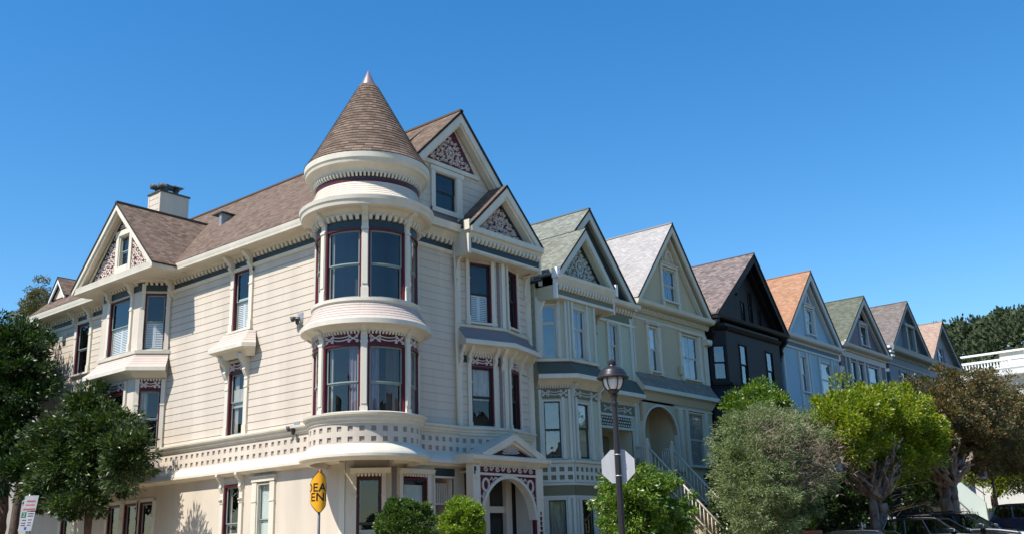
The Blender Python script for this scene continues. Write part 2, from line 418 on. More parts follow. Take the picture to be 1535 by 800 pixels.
def scroll_panel(b, F, s0, s1, z0, z1, mat, d0=.005, d1=.035):
    W = s1-s0; H = z1-z0; cx = (s0+s1)/2; cz = (z0+z1)/2; w_ = H*.13
    for sg in (-1, 1):
        X = cx+sg*W*.33
        for a, (ox, oz) in enumerate(((.10, .22), (-.10, .22), (.10, -.22), (-.10, -.22))):
            b.ribbon(F, spiral(X+ox*W, cz+oz*H, H*.20, PI*(.25+.5*a), .9, 1 if (a % 2) ^ (sg > 0) else -1, 10), w_, d0, d1, mat)
        b.ribbon(F, [(X-.13*W, cz-.42*H), (X-.04*W, cz-.1*H), (X+.05*W, cz+.12*H), (X+.13*W, cz+.42*H)], w_*1.2, d0, d1+.004, mat)
        b.ribbon(F, [(X+.13*W, cz-.42*H), (X+.04*W, cz-.08*H), (X-.05*W, cz+.12*H), (X-.13*W, cz+.42*H)], w_*1.2, d0, d1+.008, mat)
    b.ribbon(F, [(cx-.24*W+.48*W*i/12, cz-.02*H-.20*H*math.sin(PI*i/12)) for i in range(13)], w_*1.1, d0, d1, mat)
    b.ribbon(F, [(cx-.2*W+.4*W*i/12, cz+.24*H-.12*H*math.sin(PI*i/12)) for i in range(13)], w_*.9, d0, d1, mat)
def scroll_triangle(b, F, s0, s1, z0, z1, mat, d0=.005, d1=.04, seed=1, cell=None):
    """symmetric foliage scrolls that fill a gable triangle"""
    r = random.Random(seed); W = s1-s0; H = z1-z0; cx = (s0+s1)/2; q = cell or H*.078
    rc = H*.15; cz = z0+H*.36
    b.ribbon(F, [(cx+rc*math.cos(2*PI*i/20), cz+rc*math.sin(2*PI*i/20)) for i in range(21)], q*.5, d0, d1+.01, mat)
    for k in range(8):
        a = 2*PI*k/8+.2; b.ribbon(F, [(cx+rc*.25*math.cos(a), cz+rc*.25*math.sin(a)), (cx+rc*.7*math.cos(a+.2), cz+rc*.7*math.sin(a+.2)), (cx+rc*math.cos(a), cz+rc*math.sin(a))], q*.28, d0, d1, mat)
    disc(b, F, cx, cz, rc*.3, d0, d1+.02, mat)
    z = z0+q*.8; row = 0
    while z < z1-q*.8:
        half = (W/2)*(1-(z-z0)/H)-q*.75; x = (q if row % 2 else 0)
        while x < half:
            if math.hypot(x, z-cz) > rc*1.2:
                rr = q*r.uniform(.75, 1.05); a0 = r.uniform(0, 2*PI); t = r.uniform(.8, 1.25)
                for sg in ((-1, 1) if x > 1e-6 else (1,)):
                    pts = spiral(0, 0, rr, a0, t, 1, 10)
                    b.ribbon(F, [(cx+sg*(x+px), z+pz) for px, pz in pts], q*.30, d0, d1+r.uniform(0, .004), mat)
                    a = a0+2.2; b.ribbon(F, [(cx+sg*x, z), (cx+sg*(x+rr*.7*math.cos(a)), z+rr*.7*math.sin(a)), (cx+sg*(x+rr*1.35*math.cos(a+.4)), z+rr*1.35*math.sin(a+.4))], q*.5, d0, d1-.004, mat)
            x += 2*q
        z += q*1.55; row += 1
GLASS = 'glass'
def window(par, F, s0, s1, z0, z1, frame='maroon', sash='sash', pil=0, pilmat='trim', fw=.06, inside=None, rail=.5, sill=True, sillmat=None, head=0, rec=.07, muntin=0, depth=.55, pz=None, fd=.035, bars=0, name='window', label=None):
    """opening s0..s1 x z0..z1 : casing and frame as the window, sash, pane and what hangs behind as sub-parts"""
    b = MB(); n = F.curved
    if pil:
        pz0, pz1 = pz or (z0-.1, z1+.05)
        for a in (s0-pil, s1):
            b.fb(F, a, a+pil, -.05, .075, pz0, pz1, pilmat)
            b.fb(F, a-.012, a+pil+.012, -.05, .10, pz0, pz0+.34, pilmat)
            b.fb(F, a-.012, a+pil+.012, -.05, .095, z1-.62, z1-.56, pilmat)
    # frame ring, reveal
    for a, c in ((s0, s0+fw), (s1-fw, s1)): b.fb(F, a, c, -rec-.05, fd, z0, z1-fw, frame)
    b.fb(F, s0, s1, -rec-.05, fd+.004, z1-fw, z1, frame)
    if head: b.fb(F, s0-pil*.9-.04, s1+pil*.9+.04, -.02, .10, z1+.05, z1+.05+head, pilmat); b.fb(F, s0-pil*.9-.09, s1+pil*.9+.09, -.02, .15, z1+.053+head, z1+.10+head, pilmat)
    if sill: b.fb(F, s0-pil-.05, s1+pil+.05, -rec-.05, .125, z0-.075, z0+.001, sillmat or pilmat)
    # room behind
    a, c = s0+.01, s1-.01; dd = -rec-.05
    st = max(1, int((c-a)/.12)) if n else 1
    b.face([F.P(a, dd, z0), F.P(a, dd-depth, z0), F.P(a, dd-depth, z1), F.P(a, dd, z1)], 'room')
    b.face([F.P(c, dd, z0), F.P(c, dd-depth, z0), F.P(c, dd-depth, z1), F.P(c, dd, z1)], 'room')
    b.face([F.P(a, dd-depth, z0), F.P(c, dd-depth, z0), F.P(c, dd-depth, z1), F.P(a, dd-depth, z1)], 'room')
    b.face([F.P(a, dd, z0), F.P(c, dd, z0), F.P(c, dd-depth, z0), F.P(a, dd-depth, z0)], 'room')
    b.face([F.P(a, dd, z1), F.P(c, dd, z1), F.P(c, dd-depth, z1), F.P(a, dd-depth, z1)], 'room')
    o = b.build(name, par)
    if label: o['label'] = label
    i0, i1, j0, j1 = s0+fw, s1-fw, z0+.005, z1-fw; zr = j0+(j1-j0)*rail; sw = .045
    b = MB(); D = -rec
    for a, c, up_ in ((i0, i1, 0), (i0, i1, 1)):
        zz0, zz1 = (j0, zr) if not up_ else (zr+.002, j1); dd = D-.012+(.03 if up_ else 0)
        b.fb(F, a, a+sw, dd-.035, dd, zz0, zz1, sash); b.fb(F, c-sw, c, dd-.035, dd, zz0, zz1, sash)
        b.fb(F, a+sw, c-sw, dd-.035, dd, zz0, zz0+sw*(1.5 if not up_ else .8), sash); b.fb(F, a+sw, c-sw, dd-.035, dd, zz1-sw, zz1, sash)
        for k in range(bars): q = a+(c-a)*(k+1)/(bars+1); b.fb(F, q-.014, q+.014, dd-.03, dd-.004, zz0+sw, zz1-sw, sash)
    b.build('sash', o)
    b = MB()
    for k in range(st):
        q0 = i0+sw*.5+(i1-i0-sw)*k/st; q1 = i0+sw*.5+(i1-i0-sw)*(k+1)/st
        b.face([F.P(q0, D-.03, j0+.02), F.P(q1, D-.03, j0+.02), F.P(q1, D-.03, zr), F.P(q0, D-.03, zr)], GLASS, smooth=n)
        b.face([F.P(q0, D-.002, zr+.003), F.P(q1, D-.002, zr+.003), F.P(q1, D-.002, j1-.02), F.P(q0, D-.002, j1-.02)], GLASS, smooth=n)
    b.build('pane', o, recalc=False)
    for item in (inside or ()):
        kind = item[0]; b = MB(); D2 = D-.05
        if kind == 'shutter':        # louvred pair in the lower half
            zt = j0+(zr-j0)*.97; mid = (i0+i1)/2
            for a, c in ((i0+.01, mid-.004), (mid+.004, i1-.01)):
                f_ = .05
                b.fb(F, a, a+f_, D2-.03, D2, j0+.01, zt, 'shutter'); b.fb(F, c-f_, c, D2-.03, D2, j0+.01, zt, 'shutter')
                b.fb(F, a+f_, c-f_, D2-.03, D2, j0+.01, j0+.08, 'shutter'); b.fb(F, a+f_, c-f_, D2-.03, D2, zt-.07, zt, 'shutter')
                k = max(4, int((zt-j0-.16)/.065)); hh = (zt-j0-.16)/k
                for q in range(k):
                    zz = j0+.08+hh*q; b.prof(F, [(D2-.032, zz+hh*.75), (D2-.004, zz+hh*.05), (D2, zz+hh*.2), (D2-.028, zz+hh*.9)], a+f_, c-f_, 'shutter')
            b.build('shutter', o)
        elif kind == 'blind':
            za = j0+(j1-j0)*item[1]; zb = j0+(j1-j0)*item[2]
            b.fb(F, i0+.02, i1-.02, D2-.02, D2, za, zb, item[3] if len(item) > 3 else 'blind'); b.build('blind', o)
        elif kind == 'curtain':      # pleated strip from fraction a to c
            a = i0+(i1-i0)*item[1]; c = i0+(i1-i0)*item[2]; mt = item[3] if len(item) > 3 else 'curtain'; k = max(4, int((c-a)/.05))
            top, bot = [], []
            for q in range(k+1):
                u = a+(c-a)*q/k; dq = D2-.05-(.035 if q % 2 else 0); top.append(F.P(u, dq, j1)); bot.append(F.P(u, dq, j0))
            for q in range(k): b.face([bot[q], bot[q+1], top[q+1], top[q]], mt)
            b.build('curtain', o)
    return o
def roof_plane(b, e0, e1, r1, r0, mat, th=.10, edge='roof_edge'):
    """e0,e1 eave ends; r1,r0 ridge ends (over e1,e0)"""
    e0, e1, r1, r0 = map(Vector, (e0, e1, r1, r0)); U = (e1-e0).normalized(); N = U.cross(r0-e0).normalized()
    if N.z < 0: N = -N
    V = N.cross(U);
    if V.z < 0: V = -V
    P = [e0, e1, r1, r0]; uv = [((q-e0).dot(U)+50, (q-e0).dot(V)+20) for q in P]
    b.face(P, mat, uv); Q = [q-N*th for q in P]
    b.face(Q, edge)
    for i in range(4): j = (i+1) % 4; b.face([P[i], P[j], Q[j], Q[i]], edge)
def barge(b, F, yc, za, y0, z0_, y1, z1_, w_, d0, d1, mat):
    """rake boards in frame F (s = along the facade)"""
    for ye, ze in ((y0, z0_), (y1, z1_)):
        L = math.hypot(ye-yc, za-ze); dz = w_*L/abs(ye-yc); 
        b.poly(F, [(yc, za), (ye, ze), (ye, ze-min(dz, .25)), (ye+(yc-ye)*(max(0, dz-.25))/((za-ze)) if dz > .25 else ye, ze-min(dz, .25)), (yc, za-dz)], d0, d1, mat)
def gable_soffit(b, F, yc, za, y0, z0_, y1, z1_, d0, d1, mat, drop=.12):
    for ye, ze in ((y0, z0_), (y1, z1_)):
        b.mesh([F.P(yc, d0, za-drop), F.P(ye, d0, ze-drop), F.P(ye, d1, ze-drop), F.P(yc, d1, za-drop), F.P(yc, d0, za-drop-.03), F.P(ye, d0, ze-drop-.03), F.P(ye, d1, ze-drop-.03), F.P(yc, d1, za-drop-.03)],
               [(0, 1, 2, 3), (7, 6, 5, 4), (0, 4, 5, 1), (1, 5, 6, 2), (2, 6, 7, 3), (3, 7, 4, 0)], mat)
def ground_z(x, y): return .047*max(0.0, y)+.0*x

# ================================================================== SETTING
def terrain(x, y):
    z = ground_z(x, min(y, 110))
    if x < -2 and y < 60: z += min(.9, .03*(-x)) if y > -3 else 0
    return z
b = MB(); xs = [-900, -500, -300, -200, -140, -100, -70, -50, -30, -15, -2, 0, 4, 7.8, 8, 14, 22, 26, 40, 70, 120, 250, 500, 900]
ys = [-600, -200, -80, -40, -20, -10, -4.5, 0, 3, 6, 10, 20, 30, 40, 60, 80, 110, 150, 200, 300, 500, 900, 1500]
vs = [(x, y, terrain(x, y)-.16) for y in ys for x in xs]; nx = len(xs)
b.mesh(vs, [(j*nx+i, j*nx+i+1, (j+1)*nx+i+1, (j+1)*nx+i) for j in range(len(ys)-1) for i in range(nx-1)], 'asphalt', True)
tag(b.build('road', recalc=False), kind='structure')
def slab(b, x0, x1, y0, y1, top, mat, th=.14):
    q = lambda x, y: ground_z(x, y)+top
    v = [(x0, y0, q(x0, y0)-th), (x1, y0, q(x1, y0)-th), (x1, y1, q(x1, y1)-th), (x0, y1, q(x0, y1)-th), (x0, y0, q(x0, y0)), (x1, y0, q(x1, y0)), (x1, y1, q(x1, y1)), (x0, y1, q(x0, y1))]
    b.mesh(v, [(3, 2, 1, 0), (4, 5, 6, 7), (0, 1, 5, 4), (1, 2, 6, 5), (2, 3, 7, 6), (3, 0, 4, 7)], mat)
b = MB(); slab(b, -60, 11.4, -4.6, 0, -.01, 'concrete', .2); slab(b, 4.6, 11.4, 0, 5, -.01, 'concrete', .2)
for i in range(7): slab(b, 4.6, 7.8, 5+i*13, 18+i*13, -.01, 'concrete', .2)
slab(b, 19.5, 60, -36, -18, -.01, 'concrete', .2)
tag(b.build('pavement'), kind='structure')
b = MB(); slab(b, .0, 4.6, 0.0, 70, .0, 'earth', .3); slab(b, -60, -.5, .3, 70, 0, 'earth', .3)
tag(b.build('front_gardens'), kind='structure')
b = MB()
for k in range(9): b.box((20.5-9+k*1.1, -7.4, -.157), (21-9+k*1.1, -4.9, -.153), 'line_white')
tag(b.build('crossing_markings'), kind='structure')

# ================================================================== CORNER HOUSE
H1 = thing('corner_house', 'cream corner house with a round turret under a brown cone roof, maroon window frames', 'house', (0, 0, 0))
PITCH = .272
# ---- bay on the long side
BA = [(-16.0, 0), (-15.25, -.93), (-12.4, -.93), (-11.62, 0)]
ba = [facet(BA[i], BA[i+1]) for i in range(3)]
ba[1].O = Vector((BA[1][0], BA[1][1], 0))
VB = [(0, 4.3), (.52, 6.2), (0, 8.2)]
vb = [facet(VB[0], VB[1]), facet(VB[1], VB[2])]
XL = -22.2
# walls ------------------------------------------------------------------
b = MB()
hA = [(-19.20, -18.08, 9.76, 12.05), (-7.32, -6.36, 9.76, 12.02), (-7.38, -6.42, 5.93, 8.28), (-16.0, -11.62, 5.1, 12.2)]
siding(b, FA, XL, -.6, 5.63, 12.16, PITCH, 'siding', hA, ph=.06)
hB = [(4.3, 8.2, 5.1, 12.8)]
siding(b, FB, .6, 8.42, 5.55, 12.75, PITCH, 'siding', hB, ph=.12)
# ground storey, smooth boards
gA = [(-7.38, -6.44, 1.0, 4.25), (-5.45, -4.72, 1.2, 4.20), (-19.15, -18.1, 1.2, 4.0), (-15.35, -11.98, .8, 4.0)]
siding(b, FA, XL, -.9, -.4, 5.2, 0, 'stucco', gA)
FC = facet((-.9, 0), (0, 1.1)); gC = [(.32, 1.12, .9, 4.12)]
siding(b, FC, 0, FC.L, -.4, 5.2, 0, 'stucco', gC)
gB = [(1.55, 2.68, 1.0, 4.1), (3.05, 3.9, .3, 4.2), (4.5, 7.2, .3, 4.3)]
siding(b, FB, 1.1, 8.42, -.4, 5.5, 0, 'stucco', gB)
# far side wall and left end wall
F8 = Frame((0, 8.42), (-1, 0), (0, 1)); siding(b, F8, 0, 22, -.4, 13.2, 0, 'siding')
FL = Frame((XL, 0), (0, 1), (-1, 0)); siding(b, FL, 0, 8.42, -.4, 12.8, PITCH, 'siding'); siding(b, FL, 0, 8.42, 12.8, 17.4, PITCH, 'siding', lim=lambda z: (4.3-(17.5-z)/.93, 4.3+(17.5-z)/.98))
# corner boards
b.fb(FA, -1.16, -.9, -.05, .05, -.4, 4.6, 'trim'); b.fb(FA, XL-.02, XL+.2, -.05, .05, -.4, 12.1, 'trim'); b.fb(FC, .0, .26, -.02, .05, -.4, 4.6, 'trim')
b.fb(FB, 4.18, 4.38, -.02, .07, 5.6, 12.7, 'trim'); b.fb(FB, 8.2, 8.44, -.03, .05, .2, 12.7, 'trim')
b.build('wall', H1)
# ---- lattice band round the house --------------------------------------
def lattice(name, F, s0, s1, dz, par, thick=.05):
    b = MB(); z = [4.98+dz, 5.06+dz, 5.21+dz, 5.37+dz, 5.52+dz, 5.66+dz]
    n = int(round((s1-s0)/.345)); st = (s1-s0)/n; q = .15
    b.fb(F, s0, s1, -.04, .007, z[0], z[5], 'grey_hole')
    for a, c in ((z[0], z[1]), (z[2], z[3]), (z[4], z[5])): b.fb(F, s0, s1, .0, thick, a, c, 'siding')
    for a, c in ((z[1], z[2]), (z[3], z[4])):
        for k in range(n+1):
            u0 = s0+st*k-(st-q)/2; u1 = u0+st-q; b.fb(F, max(s0, u0), min(s1, u1), .0, thick-.001, a, c, 'siding')
    # moulding above, cove below
    b.prof(F, [(0, 5.64+dz), (.10, 5.66+dz), (.11, 5.70+dz), (.16, 5.74+dz), (.17, 5.80+dz), (.24, 5.85+dz), (.25, 5.91+dz), (0, 5.97+dz)], s0-.001, s1+.001, 'trim', False)
    b.prof(F, [(0, 5.0+dz), (.07, 5.0+dz), (.12, 4.95+dz), (.22, 4.86+dz), (.30, 4.76+dz), (.33, 4.70+dz), (.33, 4.62+dz), (.25, 4.60+dz), (.18, 4.54+dz), (0, 4.52+dz)], s0-.001, s1+.001, 'trim', False)
    return b.build(name, par)
paint('grey_hole', (.34, .29, .245), .7, .05)
TR = Arc(1.69)
lattice('lattice_band', FA, XL, -1.0, 0, H1)
lattice('lattice_band', TR, TR.R*R_(182), TR.R*R_(448), -.13, H1)
lattice('lattice_band', FB, 1.0, 4.3, -.05, H1)
lattice('lattice_band', vb[0], 0, vb[0].L-.02, -.055, H1); lattice('lattice_band', vb[1], .02, vb[1].L, -.06, H1)
# ---- eaves on the long side: soffit, gutter, dentils, frieze, architrave ----
def eave(name, F, s0, s1, zt, ov, par, frz='slate', fz=(12.16, 12.50), ends=True, dstep=.235, trim='trim', gut=True, gap=()):
    b = MB(); z0, z1 = fz; g = zt-.27
    b.fb(F, s0, s1, -.04, .035, z0, z1+.02, frz)
    b.prof(F, [(0, z0-.13), (.06, z0-.12), (.09, z0-.06), (.10, z0+.001), (0, z0+.001)], s0, s1, trim)
    b.prof(F, [(0, z1), (.13, z1+.02), (.2, z1+.1), (.34, g+.02), (0, g+.02)], s0, s1, trim)
    dentils(b, F, s0, s1, z1-.13, z1+.05, .15, trim, dstep, .52, .03)
    b.fb(F, s0, s1, .0, ov-.12, g+.005, g+.05, trim)
    if gut: b.prof(F, [(ov-.17, g), (ov-.03, g+.01), (ov-.02, g+.08), (ov, g+.15), (ov+.02, g+.27), (ov-.15, g+.27)], s0, s1, trim)
    return b.build(name, par)
eave('cornice', FA, XL-.3, -16.3, 12.89, .75, H1); eave('cornice', FA, -11.62, -1.2, 12.892, .75, H1)
# brackets
def add_brackets(F, ss, z, d, h, par, mat='trim', w_=.16):
    for s_ in ss:
        b = MB(); bracket(b, F, s_, w_, z, d, h, mat); b.build('bracket', par)
add_brackets(FA, (-19.32, -17.98, -7.42, -6.24, -11.5), 12.64, .52, .75, H1)
# ---- bay body
b = MB()
for i, F in enumerate(ba):
    L = F.L; w0, w1 = (.24, 2.0) if i == 1 else (.17, L-.17)
    if i == 1: hs = [(.55, 2.28, 9.80, 12.05), (.55, 2.28, 5.95, 8.25)]
    else: hs = [(.2, L-.2, 9.80, 12.0), (.2, L-.2, 5.95, 8.25)]
    siding(b, F, 0, L, 5.0, 12.6, 0, 'siding', hs)
    b.fb(F, -.02, L+.02, -.03, .03, 12.16, 12.52, 'slate')
    dentils(b, F, .12, L-.12, 12.40, 12.56, .15, 'trim', .21, .5, .03)
    b.prof(F, [(0, 12.5), (.16, 12.52), (.3, 12.6), (0, 12.6)], -.1, L+.1, 'trim')
    b.prof(F, [(0, 9.60), (.10, 9.62), (.12, 9.74), (0, 9.78)], -.05, L+.05, 'trim')
b.build('bay', H1)
wa = ba[1]
window(H1, wa, .62, 2.2, 9.80, 12.06, pil=.16, inside=[('shutter',)], pz=(9.76, 12.45), sill=False)
window(H1, ba[2], .2, 1.02, 9.80, 12.06, pil=.15, inside=[('shutter',)], pz=(9.76, 12.45), sill=False)
window(H1, ba[0], .2, 1.0, 9.80, 12.06, pil=.15, inside=[('shutter',)], pz=(9.76, 12.45), sill=False)
window(H1, wa, .62, 2.2, 5.95, 8.2, pil=.16, pz=(5.9, 8.6), sill=False, inside=[('curtain', 0, .3)])
window(H1, ba[2], .2, 1.02, 5.95, 8.2, pil=.15, pz=(5.9, 8.6), sill=False, inside=[('curtain', 0, .35)])
window(H1, ba[0], .2, 1.0, 5.95, 8.2, pil=.15, pz=(5.9, 8.6), sill=False)
add_brackets(wa, (.54, 2.28), 12.62, .5, .62, H1, w_=.13)
# skirts: shingled flared apron over the lower windows, along a plan path
def apron(name, path, z0, z1, flare, mat, par, fas=.17, trim='trim', cove=.22, courses=5, d_in=.02, ends=True, th0=None):
    """path = list of plan points; top edge at d_in/z1, bottom edge at flare/z0, then a fascia and a cove back to the wall"""
    n = len(path); P = [Vector(p) for p in path]; off = []
    for i in range(n):
        t0 = (P[i]-P[i-1]).normalized() if i else (P[1]-P[0]).normalized(); t1 = (P[i+1]-P[i]).normalized() if i < n-1 else t0
        n0 = Vector((t0.y, -t0.x)); n1 = Vector((t1.y, -t1.x)); m_ = (n0+n1); m_ = m_/max(.3, m_.dot(n0)); off.append(m_)
    pr = []
    for k in range(courses):      # stepped courses
        u0 = k/courses; u1 = (k+1)/courses; cv = lambda u: d_in+(flare-d_in)*(u**1.35)
        pr += [(cv(u0)+.012, z1+(z0-z1)*u0), (cv(u1)+.022, z1+(z0-z1)*u1)]
    rest = [(flare+.03, z0), (flare+.045, z0-.02), (flare+.04, z0-fas), (flare-.06, z0-fas-.015), (flare*.55, z0-fas-.06), (flare*.25, z0-fas-cove*.7), (.04, z0-fas-cove), (-.02, z0-fas-cove)]
    b = MB()
    for pts, mt in ((pr, mat), (rest, trim)):
        k = len(pts); vs = [(P[i].x+off[i].x*d, P[i].y+off[i].y*d, z) for i in range(n) for d, z in pts]
        b.mesh(vs, [(i*k+j, (i+1)*k+j, (i+1)*k+j+1, i*k+j+1) for i in range(n-1) for j in range(k-1)], mt)
    full = [(-.02, z1)]+pr+rest
    if ends:
        for i in (0, n-1): b.face([(P[i].x+off[i].x*d, P[i].y+off[i].y*d, z) for d, z in full], trim)
    b.face([(P[i].x-off[i].x*.02, P[i].y-off[i].y*.02, z1+.001) for i in range(n)]+[(P[i].x+off[i].x*.03, P[i].y+off[i].y*.03, z1+.001) for i in range(n-1, -1, -1)], trim)
    return b.build(name, par)
apron('apron_roof', BA, 9.04, 9.62, .50, 'skirt', H1, ends=False)
def panel(F, s0, s1, z0, z1, par, back='maroon', orn='ornament', dent=True, trim='trim', d=.02):
    b = MB(); b.fb(F, s0, s1, -.03, d, z0, z1, back); scroll_panel(b, F, s0+.03, s1-.03, z0+.02, z1-(.07 if dent else .02), orn, d+.002, d+.035)
    if dent: dentils(b, F, s0+.02, s1-.02, z1-.07, z1+.02, d+.06, trim, .11, .5, d-.01)
    return b.build('frieze_panel', par)
panel(wa, .62, 2.2, 8.22, 8.60, H1); panel(ba[2], .2, 1.02, 8.22, 8.60, H1); panel(ba[0], .2, 1.0, 8.22, 8.6, H1)
# centre windows of the long wall
window(H1, FA, -7.32, -6.36, 9.78, 12.04, pil=.2, pz=(9.72, 12.6), inside=[('shutter',), ('blind', .48, .56)], sill=True)
apron('hood_roof', [(-7.75, 0), (-7.62, -.20), (-6.06, -.20), (-5.93, 0)], 9.12, 9.64, .42, 'skirt', H1, fas=.16, cove=.26, ends=False)
window(H1, FA, -7.38, -6.42, 5.97, 8.24, pil=.2, pz=(5.95, 8.7), rail=.53, inside=[('curtain', .0, .3, 'curtain'), ('blind', .45, .75, 'curtain')])
panel(FA, -7.40, -6.40, 8.26, 8.66, H1)
add_brackets(FA, (-7.5, -6.31), 8.80, .42, .95, H1, w_=.16)
window(H1, FA, -19.20, -18.08, 9.78, 12.04, pil=.2, pz=(9.72, 12.6), inside=[('blind', .0, .02)])
window(H1, FA, -7.38, -6.44, 1.0, 4.22, pil=.19, pz=(.9, 4.5), sash='sash', inside=[('blind', 0, .5), ('curtain', 0, .22)], rail=.6)
add_brackets(FA, (-7.48, -6.33), 4.62, .34, .8, H1, w_=.13); add_brackets(FA, (-7.48, -6.33), 3.75, .16, .3, H1, w_=.13)
window(H1, FA, -5.45, -4.72, 1.2, 4.18, frame='trim', pil=.26, pz=(1.1, 4.2), fw=.05, head=.14, inside=[('blind', 0, 1)], rail=.6)
window(H1, FA, -19.15, -18.1, 1.2, 3.95, pil=.2, inside=[('curtain', 0, .4)])
for a in (-15.32, -14.08, -12.95): window(H1, FA, a, a+.95, .9, 3.95, pil=.14, inside=[('blind', 0, .45)], rail=.55)
b = MB(); b.fb(FA, -15.6, -11.8, -.1, .001, .8, .89, 'trim')
for a, c in ((-15.35, -15.32), (-14.37, -14.08), (-13.13, -12.95), (-12.0, -11.98)): b.fb(FA, a, c, -.05, .02, .89, 4.0, 'trim')
b.fb(FA, -15.36, -11.97, -.05, .03, 3.95, 4.1, 'trim')
build_split(b, 'window_surround', H1)
# ---- turret ---------------------------------------------------------------
T0 = (0, 0, 0); b = MB()
b.lathe(T0, [(1.45, 4.9), (1.66, 5.3), (1.68, 5.42), (1.68, 5.56), (1.60, 5.60)], 'trim'); b.build('turret_base', H1)
for a0, a1, mt in ((7.88, 8.44, 'maroon'), (11.56, 11.98, 'slate')): b = MB(); b.lathe(T0, [(1.640, a0), (1.640, a1)], mt); b.build('turret_frieze', H1)
for z0, z1 in ((5.56, 7.9), (9.28, 11.6)): pass
b = MB()
b.lathe(T0, [(1.6, 9.1), (1.70, 9.16), (1.76, 9.22), (1.76, 9.32), (1.6, 9.34)], 'trim'); b.build('turret_sill', H1); b = MB()
b.lathe(T0, [(1.55, 5.44), (1.73, 5.46), (1.78, 5.50), (1.78, 5.60), (1.6, 5.62)], 'trim')
b.build('turret_sill', H1); b = MB()
def taper(c0, c1, z1, z0, n, mat):
    pr = []
    for k in range(n):
        u0, u1 = k/n, (k+1)/n; g = lambda u: c0+(c1-c0)*u**1.4
        pr += [(g(u0)+.008, z1+(z0-z1)*u0), (g(u1)+.02, z1+(z0-z1)*u1)]
    b.lathe(T0, pr, mat, smooth=False, n=72)
taper(1.70, 2.04, 9.18, 8.62, 6, 'skirt')
b.lathe(T0, [(2.06, 8.62), (2.075, 8.60), (2.07, 8.45), (2.0, 8.43), (1.86, 8.40), (1.76, 8.34), (1.70, 8.28), (1.60, 8.26)], 'trim')
b.build('turret_apron', H1); b = MB()
b.lathe(T0, [(1.60, 11.96), (1.72, 11.98), (1.78, 12.06), (1.90, 12.14), (2.06, 12.16), (2.14, 12.20), (2.16, 12.30), (2.20, 12.36), (2.22, 12.48), (2.10, 12.50)], 'trim'); b.build('turret_cornice', H1); b = MB()
taper(1.69, 2.08, 13.10, 12.49, 7, 'siding')
b.lathe(T0, [(1.60, 13.05), (1.70, 13.08), (1.70, 13.14)], 'siding'); b.lathe(T0, [(1.705, 13.10), (1.705, 13.20)], 'maroon'); b.lathe(T0, [(1.70, 13.20), (1.70, 13.42)], 'slate')
b.lathe(T0, [(1.66, 13.38), (1.76, 13.40), (1.82, 13.50), (1.94, 13.62), (2.02, 13.66), (2.04, 13.74), (2.08, 13.80), (2.09, 13.98), (1.98, 14.0), (1.7, 13.98)], 'trim')
A1 = Arc(1.70); 
for (R0, z0, z1, d, step, s_) in ((1.70, 13.27, 13.42, .11, .125, 'a'),): dentils(b, A1, 0, 2*PI*1.70, z0, z1, d, 'trim', step, .5, 0)
A2 = Arc(1.64)
b.build('turret', H1); b = MB(); dentils(b, A2, 0, 2*PI*1.64, 11.83, 12.0, .14, 'trim', .20, .55, 0); b.build('dentil_course', H1); b = MB(); dentils(b, A2, 0, 2*PI*1.64, 8.19, 8.30, .09, 'trim', .105, .5, 0); b.build('dentil_course', H1)
view0 = -41.7; pang = [view0-2+51.43*k for k in range(-3, 4)]
R0 = 1.64; TA_ = Arc(R0)
for k in range(-3, 4):
    c = R_(view0-2+51.43*k)*R0; b = MB(); F = TA_; pw = .10
    b.fb(F, c-pw, c+pw, -.06, .075, 5.58, 8.32, 'trim'); b.fb(F, c-pw-.012, c+pw+.012, -.06, .10, 5.58, 5.95, 'trim')
    b.fb(F, c-pw, c+pw, -.06, .075, 9.30, 12.0, 'trim'); b.fb(F, c-pw-.012, c+pw+.012, -.06, .10, 9.30, 9.64, 'trim')
    b.fb(F, c-pw*.8, c+pw*.8, .07, .10, 6.05, 7.9, 'trim'); b.fb(F, c-pw*.8, c+pw*.8, .07, .10, 9.75, 11.45, 'trim')
    b.fb(F, c-pw-.01, c+pw+.01, -.02, .115, 7.9, 7.97, 'trim'); b.fb(F, c-pw-.01, c+pw+.01, -.02, .115, 11.5, 11.57, 'trim')
    bracket(b, F, c, .18, 12.17, .42, .48, 'trim'); bracket(b, F, c, .16, 8.42, .30, .36, 'trim')
    b.build('turret_pilaster', H1)
    if k in (3,): continue
    s0 = c+pw+.005; s1 = c+R_(51.43)*R0-pw-.005
    vis = k in (-1, 0, 1, -2)
    if k == -3: continue
    cur = {-2: [('curtain', .2, .75)], -1: [('curtain', 0, .12), ('blind', .0, .02)], 0: [], 1: [('curtain', .1, .55)], 2: []}[k]
    cu2 = {-2: [('curtain', .3, .9)], -1: [('curtain', 0, .14), ('curtain', .7, 1, 'curtain_violet')], 0: [('curtain', .5, .95, 'curtain_brown'), ('curtain', 0, .3, 'curtain_violet')], 1: [('curtain', .5, .8)], 2: []}[k]
    window(H1, TA_, s0, s1, 9.32, 11.56, sash='sash', inside=cur, sill=False, depth=.7, fd=.03)
    window(H1, TA_, s0, s1, 5.60, 7.88, sash='sash', inside=cu2, sill=False, depth=.7, fd=.03)
    b = MB(); sp0, sp1 = s0+.02, s1-.02
    scroll_panel(b, TA_, sp0, sp1, 7.91, 8.19, 'ornament', .005, .04); b.build('frieze_panel', H1)
